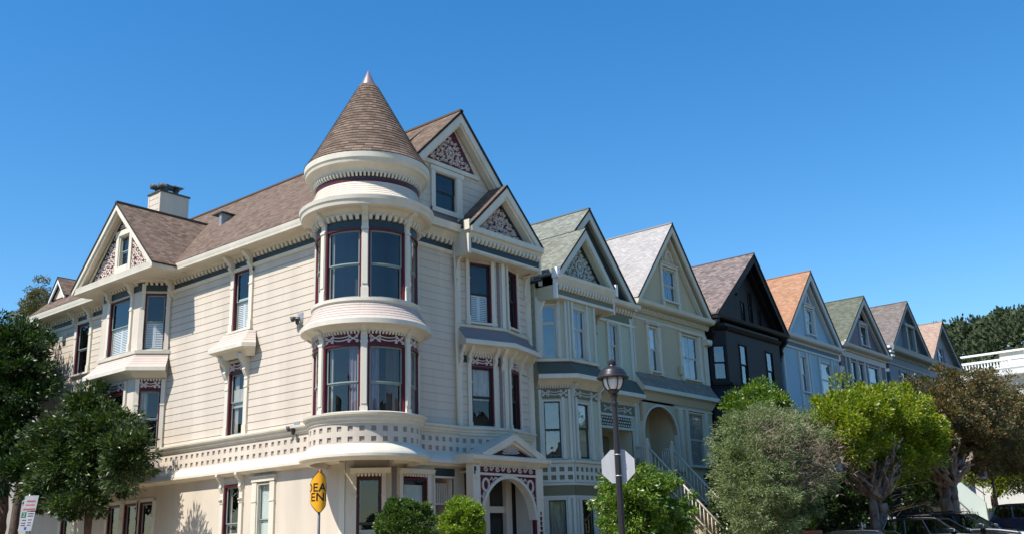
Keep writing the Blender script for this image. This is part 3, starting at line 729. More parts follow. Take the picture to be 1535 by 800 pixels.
# cone roof: real overlapping courses
b = MB(); nC = 27; zb, zt = 14.0, 17.2; NR = 84
rad = lambda z: 2.02*(17.78-z)/(17.78-14.0)*(1.0+.03*math.exp(-(z-14)*2.2))
for k in range(nC):
    z0 = zb+(zt-zb)*k/nC; z1 = zb+(zt-zb)*(k+1)/nC+.02; r0 = rad(z0)+.022; r1 = rad(z1)
    for i in range(NR):
        a0, a1 = 2*PI*i/NR, 2*PI*(i+1)/NR
        P = [(r0*math.cos(a0), r0*math.sin(a0), z0), (r0*math.cos(a1), r0*math.sin(a1), z0), (r1*math.cos(a1), r1*math.sin(a1), z1), (r1*math.cos(a0), r1*math.sin(a0), z1)]
        um = 1.5; v0 = .145*k+.002; off = (k*.137) % 1*.6
        b.face(P, 'roof_brown', [(a0*um+off+60, v0), (a1*um+off+60, v0), (a1*um+off+60, v0+.143), (a0*um+off+60, v0+.143)])
        q0 = r0-.03
        b.face([(q0*math.cos(a0), q0*math.sin(a0), z0+.002), (q0*math.cos(a1), q0*math.sin(a1), z0+.002), P[1], P[0]], 'roof_edge')
b.build('turret_roof', H1, recalc=False)
b = MB(); b.lathe(T0, [(.31, 17.08), (.30, 17.16), (.27, 17.22), (.02, 17.80), (0, 17.82)], 'copper', 32); b.build('finial', H1)
# ---- street front ---------------------------------------------------------
eave('cornice', FB, 1.3, 4.25, 12.99, .52, H1, fz=(12.12, 12.46), dstep=.235)
b = MB()
for i, F in enumerate(vb):
    L = F.L; hs = [(.50, 1.44, 9.62, 11.84), (.50, 1.44, 5.9, 8.05)] if i == 0 else [(.38, 1.16, 9.66, 11.84), (.38, 1.12, 5.9, 8.02)]
    siding(b, F, 0, L, 5.0, 12.1, PITCH, 'siding', hs, ph=.12)
    b.prof(F, [(0, 9.40), (.09, 9.42), (.11, 9.5), (0, 9.56)], -.03, L+.03, 'trim')
    if i == 0: b.fb(F, 1.72, L-.14, -.01, .03, 5.6, 8.6, 'grey_strip'); b.fb(F, 1.72, L-.14, -.01, .03, 9.56, 12.0, 'grey_strip')
    else: b.fb(F, .10, .22, -.01, .03, 5.6, 8.6, 'grey_strip'); b.fb(F, .10, .22, -.01, .03, 9.56, 12.0, 'grey_strip')
    for a in ((.0, L-.06) if i == 0 else (.02, L-.10)): b.fb(F, a, a+.12, -.02, .06, 5.6, 8.9, 'trim'); b.fb(F, a, a+.12, -.02, .06, 9.5, 12.1, 'trim')
    b.prof(F, [(0, 5.56), (.10, 5.58), (.14, 5.72), (0, 5.78)], -.03, L+.03, 'trim')
b.build('bay', H1)
window(H1, vb[0], .50, 1.44, 9.64, 11.84, pil=.15, pz=(9.52, 12.08), sash='sash_dark', inside=[('shutter',)])
window(H1, vb[1], .38, 1.16, 9.66, 11.84, pil=.13, pz=(9.52, 12.08), sash='sash_dark', inside=[('curtain', .4, .75)])
window(H1, vb[0], .50, 1.44, 5.92, 8.04, pil=.15, pz=(5.7, 8.75), sash='sash_dark', inside=[('blind', .45, 1, 'curtain')], rail=.5)
window(H1, vb[1], .38, 1.12, 5.92, 8.02, pil=.13, pz=(5.7, 8.75), sash='sash_dark')
panel(vb[0], .50, 1.44, 8.06, 8.42, H1); panel(vb[1], .38, 1.12, 8.04, 8.40, H1)
for F, aa in ((vb[0], (.06, .42, 1.52, 1.85)), (vb[1], (.3, 1.2, 1.95))): add_brackets(F, aa, 8.72, .36, .8, H1, w_=.12)
apron('apron_roof', VB, 8.90, 9.42, .50, 'shaded_skirt' if 'shaded_skirt' in MATS else 'skirt', H1, courses=5)
b = MB()
for F, aa in ((vb[0], (.15, 1.70)), (vb[1], (.2, 1.3))):
    b.fb(F, 0.02, F.L-.02, -.02, .02, 8.42, 8.7, 'trim'); dentils(b, F, .1, F.L-.1, 8.44, 8.58, .08, 'trim', .12, .5, .02)
b.fb(vb[0], .14, .34, .02, .025, 8.15, 8.4, 'slate'); b.fb(vb[0], 1.66, 1.82, .02, .03, 8.1, 8.4, 'slate')
b.build('frieze', H1)
# small gable over the street bay
b = MB(); FG = Frame((0, 0), (0, 1), (1, 0)); g0, g1, gc, gd = 4.12, 8.12, 6.15, .80
b.fb(FG, g0+.05, g1-.05, -.3, gd, 12.12, 12.52, 'slate')
b.fb(FG, g0+.05, g1-.05, -.3, gd+.02, 12.02, 12.115, 'trim')
b.prof(FG, [(-.2, 12.5), (gd+.03, 12.5), (gd+.12, 12.66), (gd+.20, 12.70), (gd+.20, 12.9), (-.2, 12.92)], g0-.05, g1+.05, 'trim')
dentils(b, FG, g0+.1, g1-.1, 12.34, 12.52, gd+.12, 'trim', .215, .55, gd-.02)
b.fb(FG, g0-.08, g0+.05, -.3, gd+.05, 11.9, 12.95, 'trim'); b.fb(FG, g1-.05, g1+.06, -.3, gd+.04, 11.9, 12.9, 'trim')
b.fb(FG, g0-.16, g0+.12, gd-.12, gd+.16, 12.75, 13.12, 'trim')
# curved side brackets
for a in (g0, g1-.12):
    b.prof(FG, [(0, 11.95), (.46, 11.95), (.36, 11.88), (.22, 11.74), (.14, 11.45), (.13, 11.15), (.17, 11.08), (.05, 10.9), (0, 10.9)], a, a+.09, 'trim')
b.fb(FG, g0, g1, 0, gd-.02, 11.98, 12.02, 'trim')
b.build('bay_cornice', H1)
b = MB(); zA, zE = 14.90, 12.93
gw_ = .58   # gable wall set back
b.poly(FG, [(g0+.2, 12.9), (g1-.2, 12.9), (gc, zA-.15)], .2, gd-.30, 'maroon')
b.prof(FG, [(gd-.30, 12.9), (gd-.02, 12.9), (gd-.02, 12.95), (gd-.30, 13.02)], g0+.1, g1-.1, 'trim')
scroll_triangle(b, FG, g0+.62, g1-.62, 13.05, 14.35, 'ornament', gd-.298, gd-.25, 3)
barge(b, FG, gc, zA-.56, g0+.5, 12.93, g1-.5, 12.93, .07, gd-.30, gd-.22, 'slate')
barge(b, FG, gc, zA, g0-.10, zE, g1+.10, zE, .27, gd+.06, gd+.14, 'trim'); barge(b, FG, gc, zA-.34, g0+.28, zE+.02, g1-.28, zE+.02, .12, gd-.24, gd+.06, 'trim')
b.build('bay_gable', H1)
b = MB(); yo = .14
roof_plane(b, (gd+.16, g0-yo, zE-.02), (-4.5, g0-yo, zE-.02), (-4.5, gc, zA+.09), (gd+.16, gc, zA+.09), 'roof_brown', .09)
roof_plane(b, (gd+.16, g1+yo, zE-.02), (-4.5, g1+yo, zE-.02), (-4.5, gc, zA+.09), (gd+.16, gc, zA+.09), 'roof_brown', .09)
b.build('bay_roof', H1)
# big gable
b = MB(); yc, za = 4.28, 17.52; FGB = Frame((0, 0), (0, 1), (1, 0))
siding(b, FGB, .3, 8.4, 12.9, za, PITCH, 'siding', [(3.2, 4.35, 13.62, 15.0)], lim=lambda z: (yc-(za-z)/1.0, yc+(za-z)/1.05), ph=.12)
b.fb(FGB, 3.0, 3.2, -.02, .06, 13.45, 15.05, 'trim'); b.fb(FGB, 4.35, 4.62, -.02, .06, 13.3, 15.05, 'trim'); b.fb(FGB, 2.95, 4.7, -.02, .08, 15.0, 15.18, 'trim')
b.fb(FGB, 3.0, 4.62, -.02, .11, 13.42, 13.60, 'trim'); b.fb(FGB, 3.0, 4.62, -.01, .03, 13.0, 13.42, 'grey_strip')
b.fb(FGB, 2.4, 5.6, -.02, .07, 15.22, 15.38, 'trim')
b.poly(FGB, [(2.6, 15.38), (5.35, 15.38), (3.98+.2, 16.92)], .0, .035, 'maroon')
scroll_triangle(b, FGB, 2.75, 5.2, 15.42, 16.72, 'ornament', .037, .085, 5)
barge(b, FGB, yc, za-.34, .8, 13.92, 8.0, 13.5, .10, .0, .05, 'slate')
barge(b, FGB, yc, za+.02, .12, 13.38, 8.46, 13.10, .30, .30, .38, 'trim'); barge(b, FGB, yc, za-.38, .5, 13.38, 8.05, 13.10, .10, .04, .31, 'trim')
b.build('street_gable', H1)
window(H1, FGB, 3.2, 4.35, 13.62, 15.0, frame='trim', fw=.03, sash='slate', sill=False)
# main roof
b = MB(); RX = .42
roof_plane(b, (XL-.35, -.78, 12.90), (-1.2, -.78, 12.90), (-1.2, yc, 17.6), (XL-.35, yc, 17.6), 'roof_brown', .09)
roof_plane(b, (-1.2, .08, 13.36), (RX, .08, 13.36), (RX, yc, 17.61), (-1.2, yc, 17.61), 'roof_brown', .09)
roof_plane(b, (XL-.35, 8.55, 13.1), (RX, 8.55, 13.1), (RX, yc, 17.6), (XL-.35, yc, 17.6), 'roof_brown', .09)
b.box((XL-.36, yc-.09, 17.56), (RX, yc+.09, 17.635), 'roof_brown')
o = b.build('roof', H1)
b = MB(); barge(b, FL, yc, 17.5, -.75, 12.75, 8.5, 13.0, .28, .28, .36, 'trim'); b.build('end_gable_trim', H1)
# gable over the long-side bay
b = MB(); ax0, ax1, axc = -16.45, -10.27, -13.3; FD = Frame((0, 0), (1, 0), (0, -1)); dz0, dzA = 12.80, 15.86; do = 1.74
b.prof(FD, [(.0, 12.6), (do-.17, 12.56), (do-.02, 12.58), (do-.01, 12.66), (do, 12.72), (do+.02, 12.83), (do-.2, 12.84), (0, 12.84)], ax0, ax1, 'trim')
b.box((ax1-.3, -do+.02, 12.585), (ax1+.012, -.7, 12.86), 'trim'); b.box((ax0-.01, -do+.02, 12.585), (ax0+.3, -.7, 12.86), 'trim')
b.build('bay_eave', H1)
b = MB(); gy = 1.30
siding(b, FD, ax0+.2, ax1-.2, 12.84, dzA-.1, 0, 'maroon', [(-13.42, -12.72, 13.44, 14.62)], lim=lambda z: (axc+.2-(dzA-z)*1.0, axc+(dzA-z)*.97)) if False else None
gF = Frame((0, -gy), (1, 0), (0, -1)); half = lambda z: (dzA-.12-z)*1.0
siding(b, gF, ax0, ax1, 12.84, dzA-.15, 0, 'maroon', [(-13.62, -12.80, 13.30, 14.60)], lim=lambda z: (axc-half(z), axc+half(z)))
for a, c in ((-15.0, -13.85), (-12.75, -11.6)):
    pass
def fill_scroll(b, F, xa, xb, z0, z1, lim, mat, q=.12, seed=2):
    r = random.Random(seed); z = z0+q
    while z < z1:
        x = xa+q
        while x < xb:
            l = lim(z+q)
            if l[0]+q*.5 < x < l[1]-q*.5: b.ribbon(F, [(x+px, z+pz) for px, pz in spiral(0, 0, q*r.uniform(.8, 1.1), r.uniform(0, 6.28), r.uniform(.8, 1.2), r.choice((-1, 1)), 10)], q*.42, .004, .035+r.uniform(0, .004), mat)
            x += q*1.75
        z += q*1.6
lm = lambda z: (axc-half(z), axc+half(z))
fill_scroll(b, gF, -15.5, -13.88, 12.98, 14.6, lm, 'ornament', .13, 4); fill_scroll(b, gF, -12.58, -11.0, 12.98, 14.6, lm, 'ornament', .13, 5); fill_scroll(b, gF, -14.0, -12.6, 14.9, 15.5, lm, 'ornament', .12, 6)
for a, c in ((-13.82, -13.62), (-12.80, -12.60)): b.fb(gF, a, c, 0, .08, 12.99, 14.80, 'trim')
b.fb(gF, -13.88, -12.54, 0, .09, 14.60, 14.82, 'trim'); b.fb(gF, -13.62, -12.8, 0, .10, 12.99, 13.29, 'trim'); b.fb(gF, -15.9, -10.8, 0, .06, 12.84, 12.98, 'trim')
F2 = gF
barge(b, F2, axc, dzA-.40, ax0+.55, 12.86, ax1-.55, 12.86, .07, .0, .05, 'slate'); barge(b, F2, axc, dzA-.28, ax0+.4, 12.86, ax1-.4, 12.86, .07, .0, .09, 'trim')
barge(b, F2, axc, dzA, ax0-.02, 12.83, ax1+.02, 12.83, .20, .40, .47, 'trim'); barge(b, F2, axc, dzA-.02, ax0+.05, 12.84, ax1-.05, 12.84, .27, .33, .397, 'trim')
gable_soffit(b, F2, axc, dzA-.10, ax0+.1, 12.93, ax1-.1, 12.93, 0, .33, 'trim', .10)
b.build('bay_gable', H1)
window(H1, gF, -13.62, -12.80, 13.30, 14.60, frame='trim', fw=.05, sill=False)
b = MB()
yr = lambda z: -.78+(z-12.90)/.929     # where the main roof reaches height z
for sx in (ax0-.1, ax1+.1):
    e0 = (sx, -do-.06, 12.78); e1 = (sx, -.70, 12.78); r0 = (axc, -do-.06, dzA+.08); r1 = (axc, yr(dzA)+.35, dzA+.08)
    roof_plane(b, e0, e1, r1, r0, 'roof_brown', .07)
b.box((axc-.08, -do-.07, dzA+.03), (axc+.08, yr(dzA)+.2, dzA+.105), 'roof_brown')
b.build('bay_roof', H1)
# little dormer near the left end
b = MB(); F = Frame((0, -.02), (1, 0), (0, -1)); cx = -21.22
b.poly(F, [(cx-.62, 13.68), (cx+.62, 13.68), (cx, 14.45)], -.4, 0, 'siding'); barge(b, F, cx, 14.62, cx-.76, 13.72, cx+.76, 13.72, .15, .10, .17, 'white')
for sg in (-1, 1): roof_plane(b, (cx+sg*.80, -.22, 13.68), (cx+sg*.80, .3, 13.68), (cx, 1.2, 14.68), (cx, -.22, 14.68), 'roof_brown', .05)
b.build('dormer', H1)
# chimney
b = MB(); cb = MB(); x0, x1, y0, y1, zc = -20.2, -19.12, 3.5, 5.07, 19.3
Fm = Frame((0, y0), (1, 0), (0, -1)); siding(cb, Fm, x0, x1, 15.5, zc, .3, 'siding', ph=.1); Fx = Frame((x1, 0), (0, 1), (1, 0)); siding(cb, Fx, y0, y1, 15.5, zc, 0, 'siding')
cb.box((x0, y0+.03, 15.5), (x1-.03, y1, zc-.01), 'siding'); 
for (fx, a, c) in ((Fm, x0-.01, x0+.1), (Fm, x1-.09, x1+.012), (Fx, y0-.01, y0+.07), (Fx, y1-.1, y1+.01)): cb.fb(fx, a, c, -.02, .015, 15.5, zc-.01, 'siding')
ch = cb.build('chimney', H1)
b.box((x0-.06, y0-.06, zc), (x1+.06, y1+.06, zc+.07), 'metal_grey'); b.build('chimney_cap', ch)
for i, (cx, cy) in enumerate(((-19.85, 3.75), (-19.45, 3.95), (-19.6, 4.6))):
    b = MB(); b.lathe((cx, cy, zc+.07), [(.13, 0), (.13, .34)], 'metal_grey', 16); b.lathe((cx, cy, zc+.07), [(.17, .30), (.17, .46), (.0, .5)], 'metal_grey', 16)
    b.tube([(cx-.02, cy-.34, zc+.42), (cx, cy+.34, zc+.42)], .15, 'metal_grey', 12) if i < 2 else b.box((cx-.3, cy-.3, zc+.52), (cx+.3, cy+.3, zc+.56), 'galv')
    b.build('flue_cowl', ch)
# roof vent
b = MB(); vx, vy = -11.2, 1.75; vz = 12.9+(vy+.78)*.93
b.box((vx-.02, vy-.05, vz-.2), (vx+.18, vy+.5, vz+.48), 'galv'); b.box((vx-.42, vy-.14, vz+.48), (vx+.3, vy+.55, vz+.53), 'metal_grey')
b.build('roof_vent', H1)
# floodlights and cables on the long wall, downpipe
def flood(x, z):
    b = MB(); b.fb(FA, x-.10, x+.17, 0, .03, z-.16, z+.2, 'galv'); b.lathe((x-.12, -.22, z-.12), [(.04, 0), (.075, .05), (.10, .16), (.0, .16)], 'metal_grey', 14); b.lathe((x+.10, -.2, z-.25), [(.035, 0), (.06, .05), (.085, .2), (0, .2)], 'lamp_black', 14)
    b.tube([(x, -.02, z+.05), (x-.1, -.15, z+.06), (x-.12, -.22, z+.03)], .02, 'galv'); b.tube([(x, -.02, z), (x+.1, -.2, z-.05)], .02, 'lamp_black')
    b.tube([(x+.08, -.05, z-.2), (x+.1, -.06, z-.42)], .03, 'galv'); o = b.build('floodlight', H1)
flood(-3.4, 9.62); flood(-3.45, 5.88)
b = MB(); b.tube([(.13, 4.05, 12.7), (.13, 4.05, 12.0), (.13, 4.1, 5.9)], .04, 'trim'); b.build('downpipe', H1)
b = MB(); b.fb(FA, -20.6, -20.3, 0, .16, 11.5, 11.7, 'sash'); b.build('vent_cover', H1)
# ground floor chamfer and street windows
window(H1, FC, .33, 1.12, .9, 4.08, pil=.13, pz=(.8, 4.28), sash='sash_dark', inside=[('blind', 0, .5), ('curtain', .0, .12)], rail=.56)
b = MB(); b.prof(FC, [(0, 4.18), (.15, 4.2), (.22, 4.34), (0, 4.36)], .12, FC.L-.02, 'trim'); dentils(b, FC, .33, 1.12, 4.09, 4.2, .09, 'trim', .11, .5, .0)
b.prof(FB, [(0, 4.18), (.12, 4.2), (.18, 4.34), (0, 4.36)], 1.35, 2.95, 'trim'); dentils(b, FB, 1.58, 2.66, 4.1, 4.2, .08, 'trim', .12, .5, .0)
b.fb(FB, 1.12, 1.32, -.01, .02, .3, 4.4, 'grey_strip'); b.fb(FB, 2.98, 3.05, -.01, .03, .3, 4.3, 'trim'); b.fb(FB, 3.05, 4.0, -.02, .03, 4.16, 4.42, 'slate')
b.fb(FB, 3.0, 4.0, -.02, .06, 4.1, 4.16, 'trim')
b.build('window_hood', H1)
window(H1, FB, 1.56, 2.68, 1.0, 4.06, pil=.15, pz=(.8, 4.25), sash='sash_dark', inside=[('blind', 0, .95)], rail=.4)
b = MB(); b.box((-1.2, 3.02, .3), (-1.1, 3.95, 4.3), 'siding'); b.box((-1.2, 3.03, 4.12), (0, 3.93, 4.2), 'siding'); b.box((-1.1, 3.9, .3), (0, 3.96, 4.2), 'siding'); b.box((-1.1, 3.0, .3), (-.02, 3.04, 4.2), 'siding')
for k in range(7): b.box((-.25, 3.3+k*.085, 3.3), (-.21, 3.34+k*.085, 3.95), 'siding')
b.box((-.28, 3.25, 3.24), (-.18, 3.9, 3.3), 'siding'); b.box((-.9, 3.06, .3), (-.85, 3.4, 3.7), 'maroon')
b.build('side_entry', H1)
# ---- portico ----
b = MB(); px_, FP = .92, Frame((0, 0), (0, 1), (1, 0)); pa, pb_ = 3.95, 7.66; ac = 5.78; ra = 1.40; zs = 2.72
for a, c in ((pa, 4.30), (7.28, pb_)):
    b.fb(FP, a, c, px_-.32, px_, .2, 4.5, 'trim'); b.fb(FP, a-.03, c+.03, px_-.34, px_+.03, .2, .9, 'trim'); b.fb(FP, a-.015, c+.015, px_-.3, px_+.02, 3.45, 3.52, 'trim')
for k in range(5): b.fb(FP, pa+.10, pa+.24, px_, px_+.02+.01*k, 4.28-.05*k-.02, 4.31-.05*k, 'trim')
# spandrel with elliptical arch
ell = lambda t: (ac-ra*math.cos(t), zs+1.40*math.sin(t)); N = 24
for k in range(N):
    p0, p1 = ell(PI*k/N), ell(PI*(k+1)/N); 
    b.poly(FP, [p0, p1, (p1[0], 4.2), (p0[0], 4.2)], px_-.16, px_-.04, 'maroon')
    q = lambda p, g: (ac+(p[0]-ac)*g, zs+(p[1]-zs)*g)
    b.poly(FP, [q(p0, .985), q(p1, .985), q(p1, 1.065), q(p0, 1.065)], px_-.30, px_+.03, 'trim')
b.fb(FP, 4.3, 4.385, px_-.16, px_-.04, zs-.6, 4.2, 'maroon'); b.fb(FP, 7.175, 7.28, px_-.16, px_-.04, zs-.6, 4.2, 'maroon')
b.fb(FP, 4.28, 7.30, px_-.18, px_+.01, 4.18, 4.26, 'trim'); b.fb(FP, 4.29, 7.29, px_-.15, px_-.03, 4.26, 4.55, 'maroon'); b.fb(FP, pa+.01, pb_-.01, px_-.34, px_-.05, 4.5, 4.75, 'trim')
dentils(b, FP, 4.2, 7.4, 4.46, 4.58, px_+.07, 'trim', .115, .5, px_-.05)
b.fb(FP, pa+.04, pa+.16, px_-.001, px_+.006, 4.2, 4.45, 'slate')
prf = [(-.0, 4.56), (px_+.03, 4.56), (px_+.10, 4.62), (px_+.24, 4.68), (px_+.26, 4.80), (px_+.22, 4.84), (0, 4.88)]
b.prof(FP, prf, pa-.22, pb_+.22, 'trim')
b.build('portico', H1)
b = MB()
for k in range(9):
    x = 4.6+k*.30; b.ribbon(FP, spiral(x, 4.40, .10, 0, 1.1, 1 if k % 2 else -1, 12, .2), .05, px_-.03, px_+.0, 'ornament')
for sg, xx in ((1, 4.60), (-1, 6.96)):
    b.ribbon(FP, [(xx+.16*math.cos(2*PI*i/16), 3.86+.20*math.sin(2*PI*i/16)) for i in range(17)], .09, px_-.04, px_-.0, 'ornament')
    b.ribbon(FP, [(xx+sg*.2, 4.02), (xx+sg*.3, 4.12), (xx+sg*.36, 4.02), (xx+sg*.5, 4.12), (xx+sg*.62, 4.05)], .05, px_-.04, px_-.0, 'ornament')
    b.ribbon(FP, [(xx-sg*.1, 3.62), (xx-sg*.18, 3.45), (xx-sg*.06, 3.35), (xx-sg*.17, 3.2), (xx-sg*.15, 3.0)], .06, px_-.04, px_-.0, 'ornament')
for k, (w_, h_) in enumerate(((.05, .12), (.10, .14), (.09, .14), (.12, .12), (.16, .15))): b.poly(FP, [(7.46-w_/2, 3.0-k*.17), (7.46+w_/2, 3.0-k*.17), (7.46+w_*.3, 3.0-k*.17-h_), (7.46-w_*.3, 3.0-k*.17-h_)], px_+.001, px_+.03, 'maroon')
disc(b, FP, 7.46, 2.12, .10, px_+.001, px_+.035, 'maroon')
b.build('portico_ornament', H1)
b = MB(); p0, p1, pc, pz = 4.22, 7.56, 5.92, 5.58
b.poly(FP, [(p0+.4, 4.86), (p1-.4, 4.86), (pc, pz-.2)], px_-.2, px_-.02, 'maroon')
for k in range(11): a = PI*(k+.5)/11; b.poly(FP, [(pc+.05*math.cos(a), 4.93), (pc+.5*math.cos(a)*.9, 4.93+.38*math.sin(a)), (pc+.5*math.cos(a+.16)*.9, 4.93+.38*math.sin(a+.16))], px_-.02, px_+.02, 'ornament')
barge(b, FP, pc, pz, p0, 4.84, p1, 4.84, .17, px_+.12, px_+.22, 'trim'); barge(b, FP, pc, pz-.2, p0+.35, 4.86, p1-.35, 4.86, .09, px_-.02, px_+.12, 'trim')
for ye in (p0-.04, p1+.04): roof_plane(b, (px_+.24, ye, 4.87), (-.02, ye, 4.87), (-.02, pc, pz+.05), (px_+.24, pc, pz+.05), 'trim', .05, 'trim')
b.build('pediment', H1)
b = MB(); b.fb(FB, 4.32, 5.42, -.3, -.02, .3, 4.3, 'maroon'); b.fb(FB, 5.42, 5.72, -.3, .05, .3, 4.2, 'siding'); b.fb(FB, 5.72, 6.62, -.3, -.05, 3.0, 3.22, 'siding'); b.fb(FB, 5.72, 6.62, -.3, -.12, 3.22, 4.2, 'room'); b.fb(FB, 6.62, 6.92, -.3, .05, .3, 4.2, 'siding')
b.fb(FB, 6.92, 7.5, -.3, -.02, .3, 1.9, 'maroon'); b.fb(FB, 6.92, 7.5, -.3, .02, 1.9, 2.05, 'siding'); b.fb(FB, 6.92, 7.5, -.3, -.12, 2.05, 4.2, 'room'); b.fb(FB, 4.3, 7.3, -.3, .6, 4.3, 4.36, 'siding')
b.box((-.3, 4.3, 0), (3.2, 7.3, .5), 'concrete')
for k in range(3): b.box((3.2+.3*k, 4.4, 0), (3.5+.3*k, 7.2, .38-.12*k), 'concrete')
b.build('porch', H1)
b = MB(); b.box((-.2, 5.72, .5), (-.14, 6.62, 3.0), 'black_trim'); b.box((-.14, 5.86, 1.7), (-.125, 6.48, 2.8), 'room'); b.box((-.125, 6.1, 1.5), (-.115, 6.2, 1.75), 'shutter'); d_ = b.build('door', H1)
b = MB(); b.lathe((-.10, 6.52, 1.5), [(0, -.04), (.035, -.02), (.035, .02), (0, .04)], 'copper', 12); b.build('door_knob', d_)
# ================================================================== THE ROW OF HOUSES
GLASS = 'glass_row'
def FX(x0): return Frame((x0, 0), (0, 1), (1, 0))
F0 = FX(0)
DEP = 17.0
def row_house(root, y0, y1, ze0, ze1, yc, za, wall, trim, roof, side=None, holes=(), gholes=(), ov=.42, pitch=0, bw=.30, zcorn=None, base=0, back=-DEP, frame_in=True, inner=None, body_y0=None):
    """body, front wall, gable, roof; gable front overhangs by ov"""
    side = side or wall; zf = zcorn or min(ze0, ze1)-.05
    b = MB(); siding(b, F0, y0, y1, base-.6, zf, pitch, wall, holes)
    lim = lambda z: (yc-(za-.08-z)*(yc-y0)/(za-ze0), yc+(za-.08-z)*(y1-yc)/(za-ze1))
    siding(b, F0, y0, y1, zf, za-.1, pitch, wall, gholes, lim=lim)
    for yy, sg in ((y0, -1), (y1, 1)):
        Fs = Frame((0, yy), (-1, 0), (0, sg)); siding(b, Fs, 0, -back, base-.6, min(ze0, ze1)+.1, .33 if side != wall else 0, side)
    b.face([(back, y0, base-1), (back, y1, base-1), (back, y1, ze1), (back, yc, za-.1), (back, y0, ze0)], wall)
    b.build('wall', root)
    b = MB()
    for ye, ze in ((y0-.10, ze0-.10), (y1+.10, ze1-.10)): roof_plane(b, (ov+.06, ye, ze), (back-.3, ye, ze), (back-.3, yc, za+.07), (ov+.06, yc, za+.07), roof, .08)
    b.box((back-.3, yc-.07, za+.03), (ov+.05, yc+.07, za+.085), roof)
    b.build('roof', root)
    b = MB(); barge(b, F0, yc, za, y0-.06, ze0-.06, y1+.06, ze1-.06, bw, ov-.07, ov+.02, trim)
    if inner: barge(b, F0, yc, za-bw*1.75, y0+.45, ze0+.02, y1-.45, ze1+.02, .13, .02, ov*.5, inner)
    gable_soffit(b, F0, yc, za, y0, ze0, y1, ze1, 0, ov-.07, trim)
    b.build('bargeboard', root)
def cornice(root, F, s0, s1, zt, ov, trim, frz=None, fz=None, dent=True, dstep=.22, h=.36, name='cornice'):
    b = MB(); z = zt-h
    b.prof(F, [(-.02, z), (.07, z+.0), (.10, z+.1), (ov-.12, z+.14), (ov-.04, z+.2), (ov, z+h-.03), (ov, zt), (-.02, zt+.04)], s0, s1, trim)
    if dent: dentils(b, F, s0+.05, s1-.05, z-.12, z+.10, .16, trim, dstep, .5, .02)
    if frz: b.fb(F, s0+.02, s1-.02, -.02, .03, fz[0], fz[1], frz); b.fb(F, s0, s1, -.02, .07, fz[0]-.11, fz[0], trim)
    return b.build(name, root)
def stairs(root, y0, y1, x0, z0, x1, z1, trim, treads='concrete', rails=True):
    n = max(4, int((z0-z1)/.18)); b = MB(); dx = (x1-x0)/n; dz = (z0-z1)/n
    for k in range(n): b.box((x0+dx*k, y0, z1-1.2), (x0+dx*(k+1), y1, z0-dz*k-dz), treads)
    b.box((0.02, y0, z0-.2), (x0, y1, z0), treads); b.box((x0-.5, y0+.02, z1-1.2), (x0-.02, y1-.02, z0-.2), treads)
    b.build('steps', root)
    for yy in (y0, y1):
        b = MB(); P = lambda t, h: (x0+(x1-x0)*t, yy, z0+(z1-z0)*t+h)
        b.tube([P(0, .92), P(1, .92)], .045, trim, 6); b.tube([P(0, .12), P(1, .12)], .03, trim, 6)
        m = int((x1-x0)/.16)
        for k in range(1, m): b.tube([P(k/m, .12), P(k/m, .5), P(k/m, .92)], [.016, .026, .016], trim, 5)
        for t in (0, 1): q = P(t, 0); b.box((q[0]-.07, yy-.07, q[2]-.1), (q[0]+.07, yy+.07, q[2]+1.05), trim); b.lathe((q[0], yy, q[2]+1.05), [(.09, 0), (.09, .03), (.03, .06), (.075, .13), (.05, .2), (0, .23)], trim, 10)
        b.tube([(.05, yy, z0+.92), (x0, yy, z0+.92)], .04, trim, 6)
        for k in range(1, 6): b.tube([(x0*k/6, yy, z0), (x0*k/6, yy, z0+.92)], .02, trim, 5)
        b.build('railing', root)

